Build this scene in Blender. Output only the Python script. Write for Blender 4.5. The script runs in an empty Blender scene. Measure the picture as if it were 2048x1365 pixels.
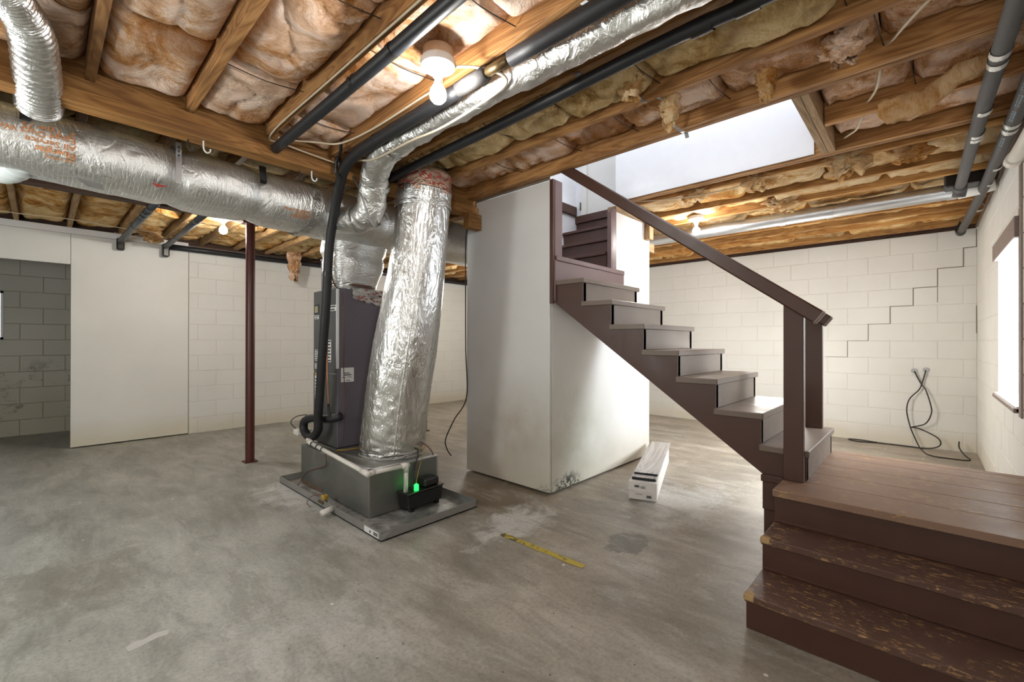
import bpy, bmesh, math, random
from mathutils import Vector, Matrix, noise
random.seed(7)
C = bpy.context.scene.collection
S = bpy.context.scene

# ------------------------------------------------------------------ camera, world, lights, exposure
def cam_basis(yaw, pitch, roll):
    cy, sy = math.cos(yaw), math.sin(yaw)
    f = Vector((cy*math.cos(pitch), sy*math.cos(pitch), math.sin(pitch)))
    r = Vector((sy, -cy, 0.0)); u = r.cross(f)
    return r*math.cos(roll)+u*math.sin(roll), u*math.cos(roll)-r*math.sin(roll), f
CR, CU, CF = cam_basis(math.radians(43.08), math.radians(.1164), math.radians(.077))
cd = bpy.data.cameras.new('camera'); cam = bpy.data.objects.new('camera', cd); C.objects.link(cam)
cd.sensor_width = 36; cd.lens = 883.5/2048*36; cd.clip_start = .02; cd.clip_end = 200
cam.matrix_world = Matrix(((CR.x, CU.x, -CF.x, 0), (CR.y, CU.y, -CF.y, 0), (CR.z, CU.z, -CF.z, 1.2), (0, 0, 0, 1)))
S.camera = cam
S.view_settings.view_transform = 'Standard'; S.view_settings.look = 'None'
S.view_settings.gamma = 1; S.view_settings.use_curve_mapping = False
S.view_settings.exposure = 0.45
try:
    S.cycles.use_denoising = True; S.cycles.denoiser = 'OPENIMAGEDENOISE'
    S.cycles.max_bounces = 8; S.cycles.diffuse_bounces = 5; S.cycles.glossy_bounces = 4
    S.cycles.sample_clamp_indirect = 6; S.cycles.caustics_reflective = False; S.cycles.caustics_refractive = False
except Exception:
    pass
W = bpy.data.worlds.new('overcast_sky'); S.world = W; W.use_nodes = True
W.node_tree.nodes['Background'].inputs['Color'].default_value = (.80, .90, 1.0, 1)
W.node_tree.nodes['Background'].inputs['Strength'].default_value = 5.0

def lamp(name, loc, power, radius=.1, color=(1, .97, .92)):
    l = bpy.data.lights.new(name, 'POINT'); l.energy = power; l.shadow_soft_size = radius; l.color = color
    o = bpy.data.objects.new(name, l); o.location = loc; C.objects.link(o); return o
def area(name, loc, target, power, sx, sy, color=(1, 1, 1)):
    l = bpy.data.lights.new(name, 'AREA'); l.energy = power; l.shape = 'RECTANGLE'; l.size = sx; l.size_y = sy; l.color = color
    o = bpy.data.objects.new(name, l); o.location = loc; C.objects.link(o)
    o.rotation_euler = (Vector(target)-Vector(loc)).to_track_quat('-Z', 'Y').to_euler(); return o
BULB = 300.0
lamp('camera_fill', (-.55, -.25, 1.45), 40, .35, (.99, 1, 1))  # soft fill light added beside the camera, no fitting
lamp('rear_fill', (-1.2, 3.0, 1.5), 74, .3, (.96, 1, .985))  # unseen fill added behind the viewpoint to brighten room and ceiling
lamp('room_lamp_far', (5.0, 5.2, 1.9), 42, .2, (1, .98, .94))
lamp('near_steps_fill', (5.4, 1.2, 1.0), 36, .25, (1, .97, .91))  # unseen fill added behind the stairs to brighten the joists
area('daylight_at_window', (4.5, -.95, 1.75), (3.7, 1.7, .5), 125, 1.0, 1.0, (.86, .93, 1))
area('daylight_upstairs', (2.7, .9, 4.6), (3.3, 1.5, 2.5), 55, 1.0, 1.0, (.93, .95, 1))

# ------------------------------------------------------------------ mesh helpers
class MB:
    def __init__(s): s.v = []; s.f = []
    def add(s, v, f):
        b = len(s.v); s.v += [tuple(p) for p in v]; s.f += [tuple(b+i for i in q) for q in f]; return s
    def box(s, x0, x1, y0, y1, z0, z1):
        v = [(x, y, z) for x in (x0, x1) for y in (y0, y1) for z in (z0, z1)]
        return s.add(v, [(0, 1, 3, 2), (4, 6, 7, 5), (0, 4, 5, 1), (2, 3, 7, 6), (0, 2, 6, 4), (1, 5, 7, 3)])
    def prism(s, poly, axis, a, b):
        n = len(poly)
        def P(p, t): return {'x': (t, p[0], p[1]), 'y': (p[0], t, p[1]), 'z': (p[0], p[1], t)}[axis]
        v = [P(p, a) for p in poly]+[P(p, b) for p in poly]
        return s.add(v, [tuple(range(n))[::-1], tuple(range(n, 2*n))]+[(i, (i+1) % n, n+(i+1) % n, n+i) for i in range(n)])
    def tube(s, pts, r, seg=12, caps=True, smooth=0, rf=None, flat=1.0):
        P = [Vector(p) for p in pts]
        if smooth: P = catmull(P, smooth)
        n = len(P); rings = []; up = None
        for i in range(n):
            t = (P[min(i+1, n-1)]-P[max(i-1, 0)]).normalized()
            if up is None:
                a = Vector((0, 0, 1)) if abs(t.z) < .9 else Vector((1, 0, 0)); up = (a-t*a.dot(t)).normalized()
            else: up = (up-t*up.dot(t)).normalized()
            sd = t.cross(up); u = i/(n-1)
            base = r(u) if callable(r) else r
            ring = []
            for k in range(seg):
                a = 2*math.pi*k/seg
                rr = base*(rf(u, a) if rf else 1)
                ring.append(P[i]+sd*math.cos(a)*rr+up*math.sin(a)*rr*flat)
            rings.append(ring)
        v = [p for rg in rings for p in rg]
        f = [(i*seg+k, i*seg+(k+1) % seg, (i+1)*seg+(k+1) % seg, (i+1)*seg+k) for i in range(n-1) for k in range(seg)]
        if caps: f += [tuple(range(seg))[::-1], tuple((n-1)*seg+k for k in range(seg))]
        return s.add(v, f)
    def grid(s, nu, nv, fn):
        v = [fn(i/nu, j/nv) for i in range(nu+1) for j in range(nv+1)]
        f = [(i*(nv+1)+j, (i+1)*(nv+1)+j, (i+1)*(nv+1)+j+1, i*(nv+1)+j+1) for i in range(nu) for j in range(nv)]
        return s.add(v, f)
    def lathe(s, prof, cen, seg=20):
        n = len(prof); v = []
        for (r, z) in prof:
            for k in range(seg):
                a = 2*math.pi*k/seg; v.append((cen[0]+r*math.cos(a), cen[1]+r*math.sin(a), cen[2]+z))
        f = [(i*seg+k, i*seg+(k+1) % seg, (i+1)*seg+(k+1) % seg, (i+1)*seg+k) for i in range(n-1) for k in range(seg)]
        return s.add(v, f)
def catmull(P, k):
    Q = [P[0]*2-P[1]]+P+[P[-1]*2-P[-2]]; out = []
    for i in range(1, len(Q)-2):
        a, b, c, d = Q[i-1:i+3]
        for j in range(k):
            t = j/k
            out.append(.5*((2*b)+(c-a)*t+(2*a-5*b+4*c-d)*t*t+(3*b-a-3*c+d)*t**3))
    out.append(P[-1]); return out
def mesh(name, mb, m=None, smooth=False, bevel=0, weld=False):
    me = bpy.data.meshes.new(name); me.from_pydata(mb.v, [], mb.f)
    bm = bmesh.new(); bm.from_mesh(me)
    if weld: bmesh.ops.remove_doubles(bm, verts=bm.verts, dist=1e-5)
    if bevel: bmesh.ops.bevel(bm, geom=bm.edges[:], offset=bevel, segments=1, affect='EDGES', clamp_overlap=True)
    bmesh.ops.recalc_face_normals(bm, faces=bm.faces)
    bm.to_mesh(me); bm.free()
    if smooth:
        for p in me.polygons: p.use_smooth = True
        if smooth == 'auto': me.set_sharp_from_angle(angle=math.radians(40))
    if m: me.materials.append(m)
    return me
def obj(name, me, parent=None, loc=(0, 0, 0), rot=None):
    o = bpy.data.objects.new(name, me); C.objects.link(o); o.location = loc
    if rot: o.rotation_euler = rot
    if parent: o.parent = parent
    return o
def part(name, mb, m, parent=None, smooth=False, bevel=0, weld=False):
    return obj(name, mesh(name, mb, m, smooth, bevel, weld), parent)
def tag(o, label, cat, group=None, kind=None):
    o['label'] = label; o['category'] = cat
    if group: o['group'] = group
    if kind: o['kind'] = kind
    return o
def thing(name, label, cat, group=None):
    return tag(obj(name, None), label, cat, group)
def struct(o): o['kind'] = 'structure'; return o
def setting(name): return struct(obj(name, None))
def bx(name, dims, m, parent=None, bevel=.003):
    return part(name, MB().box(*dims), m, parent, bevel=bevel)
def fbm(p, o=4): return noise.fractal(Vector(p), 1.0, 2.0, o)

# ------------------------------------------------------------------ materials
class NT:
    def __init__(s, name, rough=.6, metal=0.0, base=(.5, .5, .5)):
        s.m = bpy.data.materials.new(name); s.m.use_nodes = True; s.t = s.m.node_tree
        s.b = s.t.nodes['Principled BSDF']; s.set('Base Color', (*base, 1)); s.set('Roughness', rough); s.set('Metallic', metal)
        s.tc = s.n('ShaderNodeTexCoord'); s._bump = None
    def n(s, kind, **kw):
        x = s.t.nodes.new(kind)
        for k, v in kw.items(): setattr(x, k, v)
        return x
    def l(s, a, b): s.t.links.new(a, b)
    def set(s, k, v): s.b.inputs[k].default_value = v
    def co(s, scale=(1, 1, 1), loc=(0, 0, 0), src='Object', rot=(0, 0, 0), jitter=False):
        mp = s.n('ShaderNodeMapping'); mp.inputs['Scale'].default_value = scale; mp.inputs['Location'].default_value = loc; mp.inputs['Rotation'].default_value = rot
        if jitter:
            oi = s.n('ShaderNodeObjectInfo'); ad = s.n('ShaderNodeVectorMath', operation='MULTIPLY_ADD')
            cx = s.n('ShaderNodeCombineXYZ'); s.l(oi.outputs['Random'], cx.inputs[0]); s.l(oi.outputs['Random'], cx.inputs[1]); s.l(oi.outputs['Random'], cx.inputs[2])
            s.l(cx.outputs[0], ad.inputs[0]); ad.inputs[1].default_value = (37, 53, 71); s.l(s.tc.outputs[src], ad.inputs[2]); s.l(ad.outputs[0], mp.inputs['Vector'])
        else: s.l(s.tc.outputs[src], mp.inputs['Vector'])
        return mp.outputs[0]
    def noise(s, scale, detail=4, rough=.55, vec=None, dist=0.0):
        x = s.n('ShaderNodeTexNoise'); x.inputs['Scale'].default_value = scale; x.inputs['Detail'].default_value = detail
        x.inputs['Roughness'].default_value = rough; x.inputs['Distortion'].default_value = dist
        s.l(vec or s.tc.outputs['Object'], x.inputs['Vector']); return x.outputs['Fac']
    def ramp(s, fac, stops, interp='LINEAR'):
        r = s.n('ShaderNodeValToRGB'); r.color_ramp.interpolation = interp; e = r.color_ramp.elements
        while len(e) < len(stops): e.new(.5)
        for x, (p, c) in zip(e, stops): x.position = p; x.color = (*c, 1) if isinstance(c, tuple) else (c, c, c, 1)
        s.l(fac, r.inputs[0]); return r.outputs[0]
    def mix(s, fac, a, b, mode='MIX'):
        x = s.n('ShaderNodeMix', data_type='RGBA', blend_type=mode)
        for sock, v in ((x.inputs[0], fac), (x.inputs[6], a), (x.inputs[7], b)):
            if isinstance(v, (int, float)): sock.default_value = v
            elif isinstance(v, tuple): sock.default_value = (*v, 1)
            else: s.l(v, sock)
        return x.outputs[2]
    def math(s, op, a, b=0.0, c=None):
        x = s.n('ShaderNodeMath', operation=op)
        for i, v in enumerate((a, b, c)):
            if v is None: continue
            if isinstance(v, (int, float)): x.inputs[i].default_value = v
            else: s.l(v, x.inputs[i])
        return x.outputs[0]
    def sep(s, vec):
        x = s.n('ShaderNodeSeparateXYZ'); s.l(vec, x.inputs[0]); return x.outputs
    def dist(s, p, sc=(1, 1, 1), src='Object'):
        a = s.n('ShaderNodeVectorMath', operation='SUBTRACT'); s.l(s.tc.outputs[src], a.inputs[0]); a.inputs[1].default_value = p
        b = s.n('ShaderNodeVectorMath', operation='MULTIPLY'); s.l(a.outputs[0], b.inputs[0]); b.inputs[1].default_value = sc
        d = s.n('ShaderNodeVectorMath', operation='LENGTH'); s.l(b.outputs[0], d.inputs[0]); return d.outputs['Value']
    def color(s, c): s.l(c, s.b.inputs['Base Color']); return s
    def rough(s, c): s.l(c, s.b.inputs['Roughness']); return s
    def bump(s, h, strength=.3, dist=.01):
        x = s.n('ShaderNodeBump'); x.inputs['Strength'].default_value = strength; x.inputs['Distance'].default_value = dist
        s.l(h, x.inputs['Height'])
        if s._bump: s.l(s._bump, x.inputs['Normal'])
        s._bump = x.outputs[0]; s.l(s._bump, s.b.inputs['Normal']); return s

def simple(name, base, rough=.6, metal=0.0, var=.12, bump=0.0, scale=18):
    t = NT(name, rough, metal, base)
    if var:
        f = t.noise(scale, 5, .6, t.co(jitter=True))
        t.color(t.mix(f, tuple(c*(1-var) for c in base), tuple(min(1, c*(1+var)) for c in base)))
        if bump: t.bump(f, bump, .004)
    return t.m

def mat_wood(name, axis, lo, mid, hi, rough=.75):
    t = NT(name, rough)
    sc = {'x': (1.2, 26, 26), 'y': (26, 1.2, 26), 'z': (26, 26, 1.2)}[axis]
    sc2 = {'x': (.5, 5, 5), 'y': (5, .5, 5), 'z': (5, 5, .5)}[axis]
    v = t.co(sc, jitter=True); v2 = t.co(sc2, jitter=True)
    big = t.noise(1.6, 3, .5, v2, 1.2)
    w = t.math('FRACT', t.math('MULTIPLY', big, 9.0)); w = t.math('ABSOLUTE', t.math('SUBTRACT', w, .5))
    fine = t.noise(2.2, 6, .65, v)
    g = t.math('ADD', t.math('MULTIPLY', w, .75), t.math('MULTIPLY', fine, .62))
    col = t.ramp(g, [(.18, lo), (.48, mid), (.80, hi)])
    blot = t.noise(2.3, 3, .6, t.co((1, 1, 1), jitter=True))
    col = t.mix(t.ramp(blot, [(.35, 0.0), (.75, .5)]), col, tuple(c*.45 for c in lo))
    oi = t.n('ShaderNodeObjectInfo'); hv = t.n('ShaderNodeHueSaturation'); t.l(col, hv.inputs['Color'])
    t.l(t.math('MULTIPLY_ADD', oi.outputs['Random'], .45, .78), hv.inputs['Value']); t.color(hv.outputs[0])
    t.bump(g, .25, .004); return t.m

def mat_paint_wall(name, base, grime=.35, dirt_h=.25, warm=(.62, .55, .40)):
    t = NT(name, .62)
    p = t.sep(t.n('ShaderNodeNewGeometry').outputs['Position'])
    pos = [n for n in t.t.nodes if n.bl_idname == 'ShaderNodeNewGeometry'][0].outputs['Position']
    n1 = t.noise(1.3, 5, .6, pos); n2 = t.noise(14, 5, .65, pos); n3 = t.noise(90, 3, .6, pos)
    c = t.mix(t.ramp(n1, [(.3, 0.0), (.75, 1.0)]), base, tuple(b*.90 for b in base))
    low = t.math('MULTIPLY', t.math('SUBTRACT', 1.0, t.math('DIVIDE', p[2], dirt_h)), n1)
    c = t.mix(t.math('MINIMUM', t.math('MAXIMUM', t.math('MULTIPLY', low, 1.5), 0.0), .55), c, warm)
    spots = t.ramp(n2, [(.70, 0.0), (.80, grime)]); c = t.mix(spots, c, tuple(b*.62 for b in base))
    t.color(c); t.bump(n2, .12, .003); t.bump(n3, .18, .0012); return t

M = {}
M['block'] = mat_paint_wall('white_painted_block', (.75, .745, .71), .25).m
tt = mat_paint_wall('grimy_painted_block', (.58, .55, .48), .8, .9, (.46, .41, .28))
g_pos = [n for n in tt.t.nodes if n.bl_idname == 'ShaderNodeNewGeometry'][0].outputs['Position']
g_z = tt.sep(g_pos)[2]
g_m = tt.math('MULTIPLY', tt.ramp(tt.noise(4.0, 6, .7, g_pos), [(.54, 0.0), (.66, .85)]), tt.ramp(g_z, [(0.0, 1.0), (.85, .75), (1.15, 0.0)]))
tt.color(tt.mix(g_m, tt.b.inputs['Base Color'].links[0].from_socket, (.06, .055, .035))); M['grimy_block'] = tt.m
M['joint'] = simple('mortar_joint', (.66, .64, .59), .9, var=.15, bump=.3)
M['grimy_joint'] = simple('grimy_mortar', (.30, .27, .20), .9, var=.2)
M['crack'] = simple('open_crack', (.20, .165, .125), .95, var=.3)
M['panel'] = mat_paint_wall('white_painted_panel', (.76, .755, .715), .3, .30, (.62, .55, .38)).m
# enclosure board with mould near its front corner
t = mat_paint_wall('white_painted_enclosure', (.78, .765, .74), .25, .5, (.58, .52, .40))
pos = [n for n in t.t.nodes if n.bl_idname == 'ShaderNodeNewGeometry'][0].outputs['Position']
sx = t.sep(pos)
dq = t.n('ShaderNodeVectorMath', operation='MULTIPLY'); t.l(pos, dq.inputs[0]); dq.inputs[1].default_value = (1.0, 1.0, 2.3)
dm = t.n('ShaderNodeVectorMath', operation='DISTANCE'); t.l(dq.outputs[0], dm.inputs[0]); dm.inputs[1].default_value = (2.93, 2.13, .10)
blob = t.ramp(t.math('ADD', dm.outputs['Value'], t.math('MULTIPLY', t.noise(7, 4, .7, pos), .35)), [(.27, 1.0), (.44, 0.0)])
spk = t.ramp(t.noise(26, 6, .75, pos, .6), [(.47, 0.0), (.53, 1.0)])
bl2 = t.n('ShaderNodeVectorMath', operation='DISTANCE'); t.l(pos, bl2.inputs[0]); bl2.inputs[1].default_value = (3.05, 2.13, .35)
grn = t.ramp(bl2.outputs['Value'], [(.15, .95), (.75, 0.0)])
c0 = t.b.inputs['Base Color'].links[0].from_socket
c0 = t.mix(t.math('MULTIPLY', grn, t.noise(5, 4, .6, pos)), c0, (.42, .43, .30))
bl3 = t.n('ShaderNodeVectorMath', operation='DISTANCE'); t.l(pos, bl3.inputs[0]); bl3.inputs[1].default_value = (2.71, 2.55, .42)
c0 = t.mix(t.math('MULTIPLY', t.ramp(bl3.outputs['Value'], [(.1, .9), (.55, 0.0)]), t.noise(6, 4, .6, pos)), c0, (.42, .34, .24))
t.color(t.mix(t.math('MULTIPLY', blob, spk), c0, (.03, .035, .03))); M['enclosure'] = t.m
M['upstairs'] = simple('upstairs_white_paint', (.80, .81, .83), .6, var=.03, bump=.05)
M['upstairs_trim'] = simple('upstairs_cream_paint', (.80, .79, .74), .5, var=.03)

# concrete floor
t = NT('stained_concrete', .5)
o = t.tc.outputs['Object']; xy = t.sep(o)
a = t.noise(.55, 6, .6, t.co((1, 1, 1)), .6); b = t.noise(2.2, 9, .72, t.co((1.0, .5, 1), rot=(0, 0, .8)), .55); c = t.noise(60, 4, .7); d = t.noise(9, 6, .7, None, 1.2)
grey = t.ramp(b, [(.34, (.26, .262, .23)), (.50, (.365, .367, .325)), (.66, (.475, .477, .43))])
tan = t.ramp(b, [(.34, (.235, .19, .14)), (.50, (.36, .30, .23)), (.67, (.485, .415, .335))])
reg = t.math('ADD', t.math('MULTIPLY', t.math('SUBTRACT', xy[0], t.math('MULTIPLY', xy[1], .42)), .42), t.math('MULTIPLY', a, .9))
col = t.mix(t.ramp(reg, [(.35, 0.0), (.62, .45), (1.05, .9)]), grey, tan)
col = t.mix(t.ramp(a, [(.35, .40), (.55, 0.0)]), col, (.20, .19, .16))
# darker damp patches and white efflorescence with shapes of their own, plus a painted pool of daylight
def patch(p, sc, lo, hi, amp=.5, ns=4.5):
    n_ = t.noise(ns, 8, .68, None, .5)
    return t.ramp(t.math('ADD', t.dist(p, sc), t.math('MULTIPLY', t.math('SUBTRACT', n_, .5), amp*4)), [(lo, 1.0), ((lo+hi)/2, .45), (hi, 0.0)])
for p, sc, colr, k, lo, hi, amp in (
        ((2.40, 1.30, 0), (5.0, 7.0, 1), (.15, .14, .11), .9, .72, .86, .35),
        ((2.45, 2.42, 0), (2.2, 2.4, 1), (.20, .145, .09), .9, .60, 1.0, .55),
        ((2.15, 1.98, 0), (2.5, 4.5, 1), (.70, .68, .64), .80, .50, 1.0, .9),
        ((1.45, 3.6, 0), (3.0, 1.7, 1), (.72, .72, .69), .75, .45, 1.0, .7),
        ((1.42, 2.6, 0), (3.2, 3.0, 1), (.64, .63, .60), .5, .4, 1.0, .7),
        ((-.05, 3.1, 0), (2.0, 2.4, 1), (.17, .155, .115), .6, .5, 1.1, .6),
        ((.75, 1.75, 0), (2.6, 2.6, 1), (.62, .61, .58), .45, .3, 1.1, .8),
        ((2.7, .95, 0), (2.0, 3.2, 1), (.24, .19, .14), .6, .5, 1.1, .7),
        ((3.3, 1.35, 0), (1.7, 2.6, 1), (.66, .65, .62), .5, .35, 1.0, .8)):  # last entry: window daylight under the stairs, put into the colour
    col = t.mix(t.math('MULTIPLY', patch(p, sc, lo, hi, amp), k), col, colr)
# outlines left by old floor tiles, far part of the room
br = t.n('ShaderNodeTexBrick'); t.l(t.co((1.9, 1.9, 1), rot=(0, 0, .05)), br.inputs['Vector']); br.inputs['Scale'].default_value = 1.0
br.inputs['Mortar Size'].default_value = .022; br.inputs['Mortar Smooth'].default_value = .4; br.inputs['Brick Width'].default_value = 1.1; br.inputs['Row Height'].default_value = .62
lines = t.math('MULTIPLY', t.math('SUBTRACT', 1.0, br.outputs['Fac']), 1.0)
reg2 = t.math('MULTIPLY', t.ramp(xy[0], [(.0, 0.0), (1.0, 1.0)]), 1.0)
mx = t.math('MULTIPLY', t.math('MULTIPLY', br.outputs['Fac'], t.math('GREATER_THAN', xy[0], 3.0)), t.ramp(d, [(.50, 0.0), (.66, .6)]))
mx = t.math('MULTIPLY', mx, t.math('LESS_THAN', xy[1], 2.2))
col = t.mix(mx, col, (.66, .62, .54))
col = t.mix(t.ramp(d, [(.66, 0.0), (.80, .45)]), col, (.62, .60, .56))
vor = t.n('ShaderNodeTexVoronoi', voronoi_dimensions='2D'); vor.inputs['Scale'].default_value = 4.5; t.l(o, vor.inputs['Vector'])
col = t.mix(t.math('MULTIPLY', t.ramp(vor.outputs['Distance'], [(.012, .85), (.024, 0.0)]), t.ramp(t.noise(3.1, 2), [(.48, 0.0), (.54, 1.0)])), col, (.05, .048, .04))
vor2 = t.n('ShaderNodeTexVoronoi', voronoi_dimensions='2D'); vor2.inputs['Scale'].default_value = 1.9; t.l(t.co(loc=(3.3, 1.7, 0)), vor2.inputs['Vector'])
col = t.mix(t.math('MULTIPLY', t.ramp(vor2.outputs['Distance'], [(.012, .9), (.017, 0.0)]), t.ramp(t.noise(1.7, 2), [(.50, 0.0), (.54, 1.0)])), col, (.80, .79, .75))
str_ = t.noise(5.5, 10, .78, t.co((1, .32, 1), rot=(0, 0, .75)), .4)
col = t.mix(t.ramp(str_, [(.40, .38), (.50, 0.0)]), col, (.13, .12, .095))
col = t.mix(t.ramp(str_, [(.52, 0.0), (.64, .38)]), col, (.60, .59, .54))
col = t.mix(t.ramp(t.noise(30, 6, .8), [(.60, 0.0), (.70, .40)]), col, (.12, .11, .09))
col = t.mix(t.ramp(c, [(.35, .30), (.55, 0.0)]), col, (.09, .085, .07))
t.color(col); t.rough(t.ramp(b, [(.3, .34), (.7, .56)])); t.bump(d, .12, .004); t.bump(c, .10, .0015)
M['floor'] = t.m

# brown stair paint, and the same paint worn through on the lower treads
def mat_brown(name, worn=False, base=(.070, .0295, .0185)):
    t = NT(name, .42)
    f = t.noise(7, 6, .65, t.co(jitter=True)); g = t.noise(3, 5, .6, t.co((1, 14, 14), jitter=True))
    c = t.mix(f, tuple(x*.85 for x in base), tuple(x*1.2 for x in base))
    c = t.mix(t.ramp(t.noise(16, 6, .7, t.co(jitter=True)), [(.68, 0.0), (.80, .30)]), c, (.18, .13, .10))
    if worn:
        n = t.noise(60, 5, .75, t.co((1.0, .35, 1)))
        m2 = t.noise(4.5, 3, .6, t.co())
        k = t.math('MULTIPLY', t.ramp(n, [(.555, 0.0), (.59, 1.0)]), t.ramp(m2, [(.42, 0.0), (.56, 1.0)]))
        c = t.mix(k, c, (.46, .27, .115))
        c = t.mix(t.ramp(m2, [(.45, 0.0), (.75, .3)]), c, (.12, .07, .045))
    t.color(c); t.rough(t.ramp(f, [(.3, .34), (.7, .52)])); t.bump(g, .10, .003); return t.m
M['brown'] = mat_brown('brown_floor_paint'); M['brown_worn'] = mat_brown('worn_brown_floor_paint', True, (.098, .050, .036))
M['brown_deck'] = mat_brown('brown_deck_paint', True, (.235, .140, .092))
M['brown_window_lit'] = mat_brown('window_lit_brown_paint', False, (.170, .128, .098))  # flight's paint lightened, window light and gloss put into the colour
M['mauve'] = mat_brown('mauve_brown_paint', False, (.150, .095, .090))
M['bare_end'] = simple('bare_wood_end', (.42, .27, .12), .8, var=.3, bump=.3, scale=40)

M['joist'] = mat_wood('joist_pine', 'y', (.165, .068, .020), (.36, .170, .052), (.52, .285, .11))
M['joist_old'] = mat_wood('header_pine', 'x', (.165, .065, .014), (.36, .165, .040), (.48, .245, .075))
M['beam_dark'] = mat_wood('dark_beam_wood', 'x', (.045, .020, .011), (.085, .040, .022), (.13, .065, .036))
M['joist_orange'] = mat_wood('orange_joist_pine', 'y', (.25, .105, .028), (.50, .245, .068), (.66, .39, .14))
M['joist_pale'] = mat_wood('pale_joist_pine', 'y', (.24, .125, .045), (.42, .25, .105), (.56, .38, .19))
M['lumber'] = mat_wood('pale_header_lumber', 'x', (.20, .11, .045), (.36, .225, .105), (.47, .31, .165))
M['lumber_z'] = mat_wood('pale_stud_lumber', 'z', (.20, .11, .045), (.36, .225, .105), (.47, .31, .165))
M['subfloor'] = simple('dark_subfloor', (.10, .055, .03), .9, var=.3)

def mat_fiber(name, deep, midc, hi, k=1.0):
    t = NT(name, 1.0)
    t.set('Specular IOR Level', 0.05)
    v = t.co(jitter=True)
    a = t.noise(4.2*k, 5, .62, v, 1.6); f = t.noise(26, 6, .7, t.co((1, 2.6, 1), jitter=True), 1.5); b = t.noise(1.6, 3, .55, v, .7)
    g = t.math('ADD', t.math('MULTIPLY', a, .72), t.math('MULTIPLY', f, .32))
    c = t.ramp(g, [(.40, deep), (.50, midc), (.60, hi)])
    c = t.mix(t.ramp(b, [(.46, 0.0), (.64, .6)]), c, hi)
    c = t.mix(t.ramp(b, [(.34, .75), (.46, 0.0)]), c, deep)
    t.color(c); t.bump(a, .9, .035); t.bump(f, .8, .012); return t.m
M['fiber_pink'] = mat_fiber('pink_fibreglass', (.33, .130, .035), (.66, .370, .185), (.88, .68, .55))
M['fiber_gold'] = mat_fiber('golden_fibreglass', (.38, .145, .025), (.70, .40, .13), (.90, .68, .38))
M['fiber_light'] = mat_fiber('pale_golden_fibreglass', (.48, .21, .055), (.74, .45, .18), (.92, .72, .45))
mt_ = M['fiber_light'].node_tree; pb_ = mt_.nodes['Principled BSDF']; tl_ = mt_.nodes.new('ShaderNodeBsdfTranslucent'); ms_ = mt_.nodes.new('ShaderNodeMixShader'); ms_.inputs[0].default_value = .4
mt_.links.new(pb_.inputs['Base Color'].links[0].from_socket, tl_.inputs['Color']); mt_.links.new(pb_.outputs[0], ms_.inputs[1]); mt_.links.new(tl_.outputs[0], ms_.inputs[2]); mt_.links.new(ms_.outputs[0], mt_.nodes['Material Output'].inputs['Surface'])
M['fiber_tan'] = mat_fiber('tan_fibreglass', (.26, .14, .045), (.55, .37, .15), (.78, .60, .34))

def mat_foil(name, base=(.72, .72, .70), rough=.30, grid=False, dirty=.4, crinkle=1.0, axis=None, k=1.0):
    t = NT(name, rough, 1.0)
    sc = (1, 1, 1) if axis is None else axis
    def ridge(f): return t.math('SUBTRACT', 1.0, t.math('ABSOLUTE', t.math('MULTIPLY_ADD', f, 2.0, -1.0)))
    n1 = ridge(t.noise(7*crinkle, 3, .55, t.co(sc, jitter=True), .9)); n2 = ridge(t.noise(24*crinkle, 3, .6, t.co(sc, jitter=True), .7)); n3 = t.noise(2.2, 5, .65, t.co(jitter=True))
    n4 = t.noise(90*crinkle, 2, .6, t.co(sc, jitter=True))
    c = t.mix(t.ramp(n3, [(.40, 0.0), (.75, dirty)]), base, (.40, .36, .31))
    c = t.mix(t.ramp(t.noise(20, 6, .75, t.co((.6, 2, 2), jitter=True)), [(.66, 0.0), (.74, dirty)]), c, (.12, .10, .085))
    t.color(c); t.rough(t.ramp(n3, [(.3, rough), (.75, min(1, rough+.2))]))
    t.bump(n1, .55*k, .022); t.bump(n2, .5*k, .007); t.bump(n4, .25*k, .002)
    if grid:
        gx = t.sep(t.tc.outputs['Object'])
        def ln(s_, fr): return t.math('LESS_THAN', t.math('ABSOLUTE', t.math('SUBTRACT', t.math('FRACT', t.math('MULTIPLY', s_, fr)), .5)), .06)
        gl_ = t.math('MAXIMUM', ln(gx[0], 52), ln(gx[2], 52)); t.bump(gl_, .8, .002)
        c = t.mix(t.math('MULTIPLY', gl_, .35), c, (.95, .95, .93))
        c = t.mix(t.ramp(t.noise(9, 9, .8, t.co((.7, 2.4, 2.4), rot=(0, .5, 0)), 1.5), [(.60, 0.0), (.66, .75)]), c, (.14, .125, .10)); t.color(c)
    return t.m
M['foil'] = mat_foil('wrinkled_foil', (.78, .77, .74), .34, crinkle=1.1)
M['foil_wrap'] = mat_foil('scrim_foil_wrap', (.80, .80, .78), .38, True, .55, .8, (2.2, 1, 1), .8)
M['foil_shiny'] = mat_foil('bright_foil', (.74, .74, .73), .28, False, .25, 1.0, (1, 1, 2.8), 1.0)
M['foil_return'] = mat_foil('leaning_duct_foil', (.76, .755, .74), .21, False, .5, .9, (1.9, 1.9, .7), .8)
M['foil_red'] = mat_foil('reddish_printed_foil', (.60, .40, .30), .45, False, .4, 1.3)
M['flex'] = mat_foil('flexible_foil', (.82, .82, .81), .24, False, .12, 1.6, None, .5)
M['galv'] = mat_foil('galvanised_steel', (.48, .49, .49), .40, False, .5, .8, None, .12)
M['galv_bright'] = mat_foil('bright_galvanised', (.62, .64, .66), .32, False, .3, 1.2, None, .12)
M['galv_dark'] = mat_foil('weathered_galvanised', (.23, .245, .235), .48, False, .6, .6, None, .12)
t = NT('pan_bottom', .5, .6); pn = t.noise(5, 7, .7, None, .8); pm = t.noise(14, 6, .7)
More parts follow.
